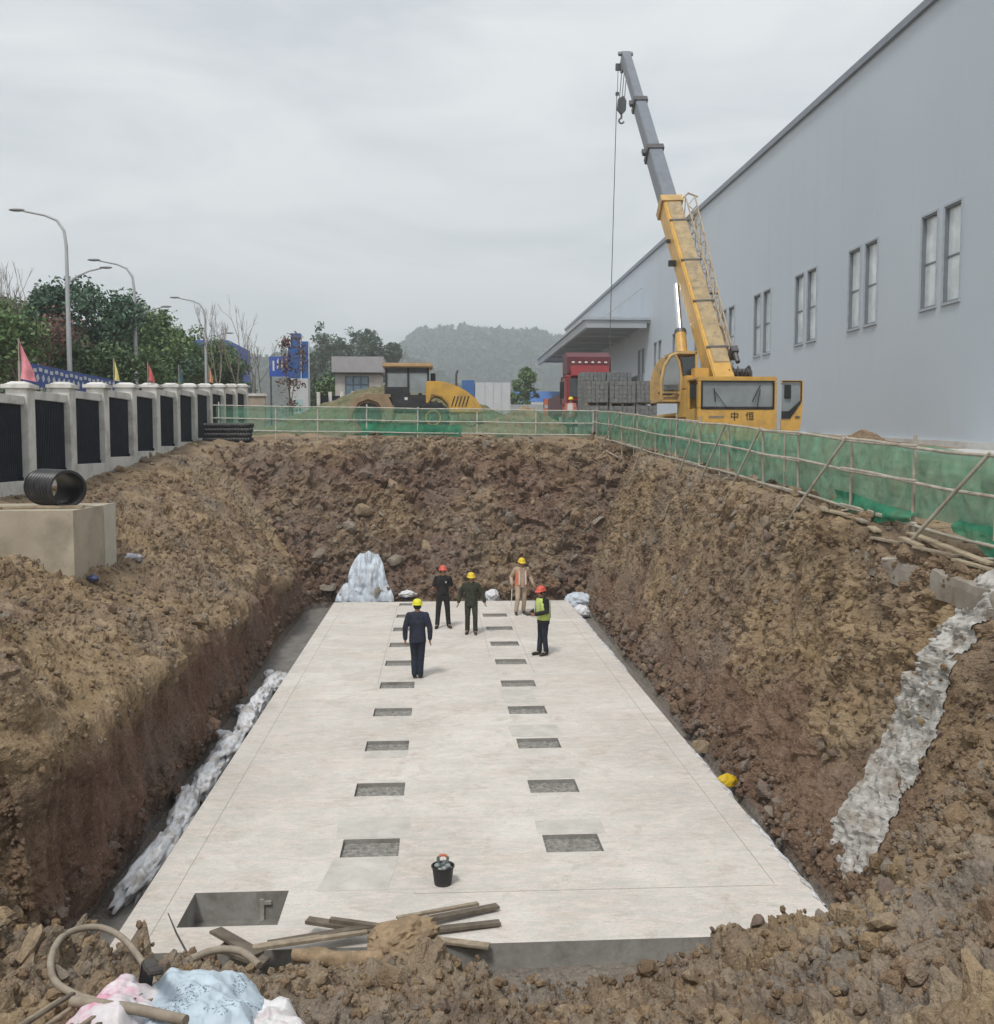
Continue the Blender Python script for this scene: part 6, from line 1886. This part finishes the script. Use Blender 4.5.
# ------------------------------------------------------------------ spilled concrete on the right bank
def spill():
    """a crust of concrete that follows every clod of the bank it ran down"""
    path = np.array([(6.10, 10.50, 3.85), (6.0, 10.75, 3.2), (5.80, 10.95, 2.6), (5.58, 11.15, 1.9), (5.34, 11.25, 1.25), (5.10, 11.2, .70), (4.95, 11.15, .40)])
    wid = np.array([.29, .38, .46, .54, .62, .62, .40])
    m_ = (GV[:, 0] > 4.6) & (GV[:, 0] < 6.5) & (GV[:, 1] > 9.6) & (GV[:, 1] < 12.8) & (GV[:, 2] > -.1) & (GV[:, 2] < 3.95)
    idx = np.nonzero(m_)[0]
    P = GV[idx]
    best = np.full(len(P), 9.0)
    for a in range(len(path) - 1):
        d = path[a + 1] - path[a]
        t = np.clip(((P - path[a]) @ d) / (d @ d), 0, 1)
        q = path[a] + t[:, None] * d
        best = np.minimum(best, np.linalg.norm(P - q, axis=1) / (wid[a] + (wid[a + 1] - wid[a]) * t))
    edge = 1.0 + .35 * fbm(P * 2.6, 3, 3) + .18 * vnoise(P * 9, 4) - best
    full = np.full(len(GV), -9.0)
    full[idx] = edge
    fs = GQ[(full[GQ] > 0).all(axis=1)]
    used, inv = np.unique(fs.ravel(), return_inverse=True)
    e = np.clip(full[used], 0, .6)
    p = GV[used]
    w, c = worley(p * 6, 4)
    th = .012 + .085 * e + np.clip(e * 4, 0, 1) * (.05 * (.5 - w) * (c > .3) + .03 * fbm(p * 7, 3, 9))
    p = p + GN[used] * np.maximum(th, .008)[:, None]
    o = mesh_np('concrete_spill', p, inv.reshape(-1, 4), mat('spilled_concrete', (.42, .405, .38), .95, .3, 11, bmp=1.0, bscale=34, dirt=(.24, .20, .155), dirt_amt=.9, dscale=3.4, spec=.1), None, False)
    setp(o, 'pale streak of hardened spilled concrete running down the right bank', 'concrete spill')
spill()

# ------------------------------------------------------------------ crumpled sacks and sheeting
sack_m = mat('white_sack', (.70, .71, .74), .6, .14, 6, bmp=.3, bscale=50, dirt=(.34, .29, .24), dirt_amt=.85, dscale=3.6)
sack_b = mat('bluish_sheet', (.55, .61, .68), .5, .15, 4, bmp=.2, bscale=30, dirt=(.34, .34, .36), dirt_amt=.6, dscale=3)
def crumple(name, label, cat, c, r, rz, mt, seed, group=None, flat=-.5, fold=1.0):
    V, F = ICO4
    P = V.copy()
    P[:, 2] = np.maximum(P[:, 2], flat)
    f = 1 + .20 * fbm(V * 2 + seed, 3, seed) + .13 * fold * (1 - 2.2 * np.abs(vnoise(V * np.array([2.1, 4.5, 3]) + seed * 2, seed + 1))) + .09 * fold * (1 - 2 * np.abs(vnoise(V * 7 + seed, seed + 2))) + .05 * fold * (1 - 2 * np.abs(vnoise(V * 15 + seed, seed + 3)))
    P = P * f[:, None] * np.array(r)
    P = P @ rotm((0, 0, rz)).T
    o = mesh_np(name, P, F, mt, None, True)
    o.location = c
    return setp(o, label, cat, group)
sk = [(-3.80, 22.7, .34, .55, 'topmost of the white sacks strung along the left trench, by a puddle'), (-3.86, 21.2, .26, .8, 'flattened long white sack in the left trench below the loose end of the row'),
      (-3.84, 19.5, .28, .85, 'muddy white sack stretched along the left trench beside the slab'), (-3.84, 17.7, .32, .7, 'plump white sack in the left trench where the row bulges'),
      (-3.85, 16.3, .28, .65, 'twisted white sack half under the shale face in the left trench'), (-3.86, 14.7, .26, .75, 'thin torn white sack lying against the slab edge in the left trench'),
      (-3.80, 13.1, .27, .85, 'long white sack ending the row close to the large open slab pit')]
for k, (x, y, w, l, lb) in enumerate(sk):
    crumple('white_sack', lb, 'sack', (x + .10, y, -.24), (w * .55, l * 1.2, .17), R(-4 + 5 * (k % 3)), sack_m, 20 + k, 'white sacks along the left trench', fold=2.2)
for k, (x, y) in enumerate(((-3.98, 23.6), (-4.0, 20.4), (-4.02, 18.6), (-4.0, 15.5))):
    crumple('plastic_scrap', ('small scrap of white plastic past the topmost trench sack', 'white plastic scrap pressed against the shale by the flattened sack', 'torn white plastic shred near the plump sack', 'white plastic shred against the shale face by the twisted sack')[k], 'plastic scrap', (x, y, -.2), (.11, .2, .09), R(40 * k), sack_m, 40 + k)
# tall draped sheet on the far slope
def drape():
    n, k = 46, 46
    V = []
    for i in range(n):
        u = i / (n - 1)
        zt = 1.58 - 1.66 * u
        half = .30 + .68 * u ** .8
        for j in range(k):
            t = -1 + 2 * j / (k - 1)
            x = -2.48 + .12 * (1 - u) + t * half * (1 + .05 * math.sin(9 * u))
            y = 34.50 - .62 * u ** .7 - .28 * math.cos(t * 1.5)
            fold = (.05 * math.sin(t * 7 + 3 * u) + .025 * math.sin(t * 17 + 1 + 2 * u)) * u
            V.append((x, y + fold, zt + (.03 * math.sin(t * 5 + 1) - .10 * abs(t)) * (1 - u) - .02))
    V = np.array(V)
    V[:, 1] += .13 * fbm(V * np.array([3.5, 1, 1.5]), 4, 3) + .09 * (1 - 2 * np.abs(vnoise(V * np.array([7, 1, 1.3]), 5))) + .04 * (1 - 2 * np.abs(vnoise(V * np.array([17, 1, 4.]), 6)))
    q = (np.arange(n - 1)[:, None] * k + np.arange(k - 1)[None]).ravel()
    o = mesh_np('plastic_sheet', V, np.stack([q, q + k, q + k + 1, q + 1], 1), sack_b, None, True)
    setp(o, 'tall bluish white plastic sheet draped over spoil at the far slab end', 'plastic sheet')
drape()
crumple('plastic_sheet', 'crumpled bluish white sheet at the far right corner of the slab', 'plastic sheet', (4.75, 33.0, -.05), (.42, .5, .30), R(30), sack_b, 61)
crumple('plastic_scrap', 'white bundle at the foot of the right bank beside the far slab corner', 'plastic scrap', (4.62, 31.6, -.15), (.22, .3, .2), .5, sack_m, 62)
crumple('plastic_scrap', 'small white scrap at the foot of the far rubble between two workers', 'plastic scrap', (1.85, 33.6, .05), (.22, .18, .25), .2, sack_m, 63)
crumple('plastic_scrap', 'pale scrap on the far rubble beside the worker in black', 'plastic scrap', (-1.0, 34.1, .1), (.32, .2, .12), .4, sack_m, 64)
crumple('plastic_scrap', 'small bright yellow scrap lying against the right slab edge', 'plastic scrap', (4.5, 15.1, -.06), (.17, .10, .10), .3, mat('yellow_plastic', (.62, .42, .02), .5), 65)
crumple('plastic_scrap', 'dark and white rag beside the concrete chamber on the left bank', 'plastic scrap', (-6.5, 21.3, gz(-6.5, 21.3) + .03), (.3, .34, .10), .4, mat('grey_rag', (.30, .30, .34), .8, .6, 9), 66)
crumple('plastic_scrap', 'blue rag caught at the foot of the concrete chamber', 'plastic scrap', (-6.35, 18.75, gz(-6.35, 18.75) + .02), (.09, .12, .07), .4, mat('blue_rag', (.08, .09, .18), .8, .3, 9), 67)
# torn white film along the right slab edge
def film(y0, y1, seed, label):
    n, k = int((y1 - y0) / .03), 7
    g = np.arange(n)[:, None] * .03 + y0
    V = np.zeros((n, k, 3))
    e = vnoise(np.stack([g[:, 0] * 3, g[:, 0] * 0, g[:, 0] * 0], 1), seed)
    for j in range(k):
        u = j / (k - 1)
        V[:, j, 0] = 4.33 + u * (.09 + .07 * e) + .02 * np.sin(g[:, 0] * 17 + j)
        V[:, j, 1] = g[:, 0]
        V[:, j, 2] = .010 + .018 * np.sin(g[:, 0] * 9 + j * 2) * u - u ** 2 * .17
    V = V.reshape(-1, 3)
    V[:, 2] += .02 * np.abs(fbm(V * 9, 3, seed)) * (V[:, 0] > 4.35)
    q = (np.arange(n - 1)[:, None] * k + np.arange(k - 1)[None]).ravel()
    setp(mesh_np('plastic_film', V, np.stack([q, q + k, q + k + 1, q + 1], 1), sack_m, None, True), label, 'plastic film')
film(10.75, 13.6, 3, 'torn white plastic film folded over the near right slab edge')
film(14.2, 17.2, 4, 'ragged white film along the right slab edge past the yellow scrap')
film(22.5, 31.5, 5, 'long strip of white film along the far right slab edge')

# ------------------------------------------------------------------ bucket with tools
bk_ = thing('bucket', 'black rubber bucket holding gloves and a trowel on the slab', 'bucket', (.05, 11.57, 0))
part('shell', mat('bucket_rubber', (.028, .027, .029), .6, .2, 8, dirt=(.12, .11, .10), dirt_amt=.5), bk_, lambda m: m.lathe([(.02, .0), (.098, .0), (.104, .02), (.128, .21), (.140, .215), (.140, .228), (.126, .228), (.10, .03), (.02, .025)], 32), smooth=True)
mor = mat('grey_mortar', (.30, .32, .31), .9, .35, 30, bmp=.7, bscale=60)
part('contents', mor, bk_, lambda m: [m.ball((.075 * math.cos(a), .07 * math.sin(a) - .01, .20 + .02 * (k % 3)), (.034, .03, .028), 8, 6) for k, a in enumerate(np.linspace(0, 5.6, 9))], smooth=True)
tr = part('trowel', mat('teal_grey_steel', (.14, .18, .18), .5, .2, 10), bk_, lambda m: (m.prism([(-.055, .16), (.05, .16), (.075, .33), (.045, .335), (.03, .25), (-.03, .25), (-.042, .34), (-.07, .335)], -.012, .012, 'y'), m.box((-.06, .01, .25), (.03, .05, .15))), bevel=.004)
part('handle', mat('orange_grip', (.50, .17, .09), .5, .1, 8), tr, lambda m: m.tube([(-.045, 0, .335), (-.02, 0, .352), (.02, 0, .352), (.05, 0, .335)], .016, 10), smooth=True)

# ------------------------------------------------------------------ planks, clay lump and log on the near slab edge
PG = 'loose planks on the near slab edge'
def pk(label, a, b, w, h, mt, roll=0): plank('plank', label, a, b, w, h, mt, PG, roll)
pk('long grey plank of the pile, its free end reaching highest over the slab', (-.55, 10.34, .10), (.66, 10.86, .05), .10, .035, wood_d)
pk('pale narrow board lying on the longest grey plank', (-.45, 10.48, .125), (.44, 10.86, .085), .06, .03, wood_m)
pk('dark plank fanned out just below the longest one', (-.60, 10.22, .07), (.66, 10.50, .035), .10, .035, wood_d)
pk('weathered plank hanging off the slab edge beside the dirt heap', (-.25, 10.24, .03), (.52, 10.02, .02), .11, .03, wood_m)
pk('dark short plank crossing under the pile toward the open slab pit', (-1.40, 10.42, .16), (-.40, 10.13, .12), .12, .04, wood_d)
pk('narrow dark batten on the plank that points to the open pit', (-1.15, 10.36, .19), (-.55, 10.2, .165), .07, .04, wood_d)
pk('long low plank half buried along the slab edge', (-1.95, 9.90, .13), (-.75, 10.18, .14), .10, .035, wood_m)
pk('dark board lying behind the half buried plank', (-1.75, 10.02, .12), (-.65, 10.26, .16), .09, .03, wood_d)
pk('tilted dark board end by the front of the open slab pit', (-2.30, 10.14, .22), (-1.80, 9.80, .12), .17, .03, wood_d, .3)
pk('short dark board under the tilted board end', (-2.22, 9.98, .12), (-1.72, 9.74, .06), .14, .04, wood_d, -.2)
st = MB(); st.tube([(-2.72, 9.95, .50), (-2.60, 9.8, .36), (-2.42, 9.6, .20)], [.006, .010, .012], 6)
setp(st.build('bent_wire', steel, None), 'thin dark bent wire sticking out of the dirt by the slab corner', 'wire')
clay = mat('tan_clay', (.32, .235, .15), .95, .3, 9, bmp=1.0, bscale=22, dirt=(.17, .125, .085), dirt_amt=.9, dscale=5, spec=.1)
o = blob('clay_lump', clay, (0, 0, 0), (.36, .22, .15), (0, R(-14), R(12)), .55, 2.1, 8, ridged=.09, smooth=False); o.location = (-.36, 9.62, .33)
setp(o, 'large tan lump of clay resting on the dirt heap at the slab edge', 'clay lump')
lg = MB()
lp = [(-1.42, 9.60, .20), (-1.15, 9.55, .21), (-.85, 9.47, .18), (-.58, 9.42, .19), (-.38, 9.42, .22)]
lg.tube([Vector(lp[0]).lerp(Vector(lp[-1]), t) + Vector((0, -.04 * math.sin(t * 3), .02 * math.sin(t * 8))) for t in np.linspace(0, 1, 22)], list(np.interp(np.linspace(0, 1, 22), [0, .2, .6, 1], [.06, .085, .095, .09])), 16)
V0 = np.array([tuple(p) for p in lg.v]); V0 += np.stack([.0 * V0[:, 0], .035 * fbm(V0 * 5, 3, 3), .035 * fbm(V0 * 7, 3, 5)], 1)
lg.v = [tuple(p) for p in V0]
setp(lg.build('clay_log', clay, None, smooth=True), 'tan mud-covered log lying in front of the planks', 'log')
for (x, y, r_, k) in ((-1.25, 8.5, .14, 0), (-1.05, 8.75, .11, 3), (-1.55, 8.7, .10, 6), (2.75, 9.35, .15, 0), (2.3, 8.7, .13, 3), (1.9, 8.4, .11, 1), (3.2, 8.6, .12, 4),
                      (3.35, 8.2, .10, 2), (-3.15, 7.75, .19, 3), (-2.55, 6.9, .12, 0), (-2.75, 7.2, .09, 1), (2.4, 5.6, .10, 1), (3.1, 6.6, .12, 0), (3.6, 7.6, .13, 2), (1.2, 8.3, .08, 4), (.6, 8.5, .07, 1)):
    stone((x, y, gz(x, y)), r_, k, .25)

# ------------------------------------------------------------------ hoses, printed bags and slats at the camera's feet
hose_m = mat('muddy_hose', (.30, .255, .20), .75, .2, 8, bmp=.2, bscale=50, dirt=(.19, .15, .11), dirt_amt=.7, dscale=6)
def hose(label, pts, r):
    P = [Vector((p[0], p[1], max(gz(p[0] + a, p[1] + b) for a in (-.1, 0, .1) for b in (-.1, 0, .1)) + r + p[2])) for p in pts]
    for _ in range(3):
        zs_ = [p.z for p in P]
        for i in range(1, len(P) - 1): P[i].z = (zs_[i - 1] + zs_[i] + zs_[i + 1]) / 3
    out = []
    for i in range(len(P) - 1):
        p0, p1, p2, p3 = P[max(i - 1, 0)], P[i], P[i + 1], P[min(i + 2, len(P) - 1)]
        for t in np.linspace(0, 1, 9)[:-1]:
            out.append(.5 * ((2 * p1) + (p2 - p0) * t + (2 * p0 - 5 * p1 + 4 * p2 - p3) * t * t + (3 * p1 - p0 - 3 * p2 + p3) * t ** 3))
    out.append(P[-1])
    m = MB(); m.tube(out, r, 12)
    setp(m.build('hose', hose_m, None, smooth=True), label, 'hose')
HOSE1 = [(-2.10, 7.30, .10), (-2.32, 7.65, .12), (-2.55, 7.92, .13), (-2.76, 7.98, .12), (-2.92, 7.78, .08), (-2.88, 7.40, .04), (-2.74, 7.05, .02), (-2.54, 6.85, .02), (-2.30, 6.75, .04), (-2.0, 6.7, .06)]
hose('grey rubber hose bent into an open loop on the dirt', HOSE1, .026)
hose('straight length of thick hose lying across the slats below the loop', [(-2.45, 6.62, .08), (-2.2, 6.5, .12), (-1.95, 6.38, .15), (-1.6, 6.2, .15)], .035)
hose('short arch of hose showing behind the blue bag', [(-1.95, 7.75, .0), (-1.80, 7.9, .10), (-1.60, 7.92, .11), (-1.42, 7.75, .0)], .030)
bag_blue = bag_mat('printed_blue_bag', (.52, .62, .70), (.06, .10, .16))
bag_white = mat('white_bag', (.68, .67, .67), .55, .1, 5, bmp=.2, bscale=60, dirt=(.55, .25, .27), dirt_amt=.35, dscale=3.5)
bag_pink = mat('pink_bag', (.66, .62, .64), .55, .1, 5, dirt=(.62, .16, .30), dirt_amt=.95, dscale=3.0)
def drape_bag(name, label, cx, cy, rx, ry, h, rz, mt, seed):
    n = 121
    U, Vv = np.meshgrid(np.linspace(-1, 1, n), np.linspace(-1, 1, n), indexing='ij')
    # squircle outline
    a, b = U * np.sqrt(1 - Vv ** 2 / 2.6), Vv * np.sqrt(1 - U ** 2 / 2.6)
    c, s = math.cos(rz), math.sin(rz)
    X = cx + (a * rx) * c - (b * ry) * s
    Y = cy + (a * rx) * s + (b * ry) * c
    base = np.array([[gz(X[i, j], Y[i, j]) for j in range(0, n, 3)] for i in range(0, n, 3)])
    ii = np.arange(0, n, 3)
    rowi = np.array([np.interp(np.arange(n), ii, base[k]) for k in range(len(ii))])
    Zb = np.array([np.interp(np.arange(n), ii, rowi[:, j]) for j in range(n)]).T
    rr = np.maximum(np.abs(U), np.abs(Vv))
    P = np.stack([X.ravel(), Y.ravel(), np.zeros(n * n)], 1)
    dome = np.clip(1 - rr.ravel() ** 2.6, 0, 1) ** .7
    fold = .5 * fbm(P * 3.2, 4, seed) + .35 * (1 - 2.4 * np.abs(vnoise(P * np.array([5.0, 2.2, 1]) + seed, seed + 1))) + .2 * (1 - 2.2 * np.abs(vnoise(P * np.array([3, 11, 1]) + seed, seed + 2)))
    cre = (1 - 2.6 * np.abs(vnoise(P * np.array([10, 3, 1.]) + .8 * fbm(P * 3, 2, seed)[:, None], seed + 4))) + .6 * (1 - 2.4 * np.abs(vnoise(P * np.array([8, 17, 1.]), seed + 6)))
    Zb = (Zb + Zb.mean() * 2 + .25 * (Y - cy) * -1.0) / 3
    P[:, 2] = Zb.ravel() + .03 + h * dome * (.88 + .12 * fold) + .012 * fold + .010 * cre - .05 * (rr.ravel() > .98)
    q = (np.arange(n - 1)[:, None] * n + np.arange(n - 1)[None]).ravel()
    return setp(mesh_np(name, P, np.stack([q, q + n, q + n + 1, q + 1], 1), mt, None, True), label, 'bag')
drape_bag('woven_bag', 'pale blue printed woven bag heaped beside the hose loop', -1.64, 6.80, .47, .68, .40, R(10), bag_blue, 5)
drape_bag('woven_bag', 'white bag with red stains next to the pale blue bag', -1.08, 6.55, .24, .66, .28, R(20), bag_white, 7)
drape_bag('woven_bag', 'white and pink bag tucked under the hose beside the blue bag', -2.14, 6.62, .30, .42, .26, R(-20), bag_pink, 9)
m = MB()
SP = [(-2.12, 7.10), (-2.04, 6.95), (-1.97, 6.78), (-1.90, 6.58), (-1.82, 6.35)]
SZ = [gz(x, y) + z_ for (x, y), z_ in zip(SP, (.24, .40, .47, .51, .54))]
for k in range(4):
    m.bar((*SP[k], SZ[k]), (*SP[k + 1], SZ[k + 1]), .10, .03)
setp(m.build('rubber_strap', mat('grey_rubber', (.055, .05, .048), .7, .3, 8, dirt=(.14, .12, .10), dirt_amt=.5), None, bevel=.01), 'dark rubber strap lying over the edge of the blue bag', 'strap')
for k in range(11):
    x = -2.62 + .075 * k
    z = gz(x, 6.5) + .10 + .012 * (k % 3)
    plank('slat', 'thin dark wooden slat of the bundle under the thick hose', (x - .10, 6.22 + .01 * (k % 2), z + .06), (x + .06, 6.72 + .02 * (k % 3), z), .035, .02, wood_d if k % 2 else wood_m, 'slats under the thick hose')

# ------------------------------------------------------------------ hazy air
hz = MB()
hz.box((0, 0, 74), (2900, 2900, 152))
hz_m = bpy.data.materials.new('hazy_air')
hz_m.use_nodes = True
hn = hz_m.node_tree
hn.nodes.clear()
ho = hn.nodes.new('ShaderNodeOutputMaterial')
hv = hn.nodes.new('ShaderNodeVolumePrincipled')
hv.inputs['Color'].default_value = (.90, .96, 1.0, 1)
hv.inputs['Anisotropy'].default_value = .65
hv.inputs['Density'].default_value = .00105
hn.links.new(hv.outputs['Volume'], ho.inputs['Volume'])
ho_ = hz.build('haze', hz_m, None)
ho_['kind'] = 'stuff'
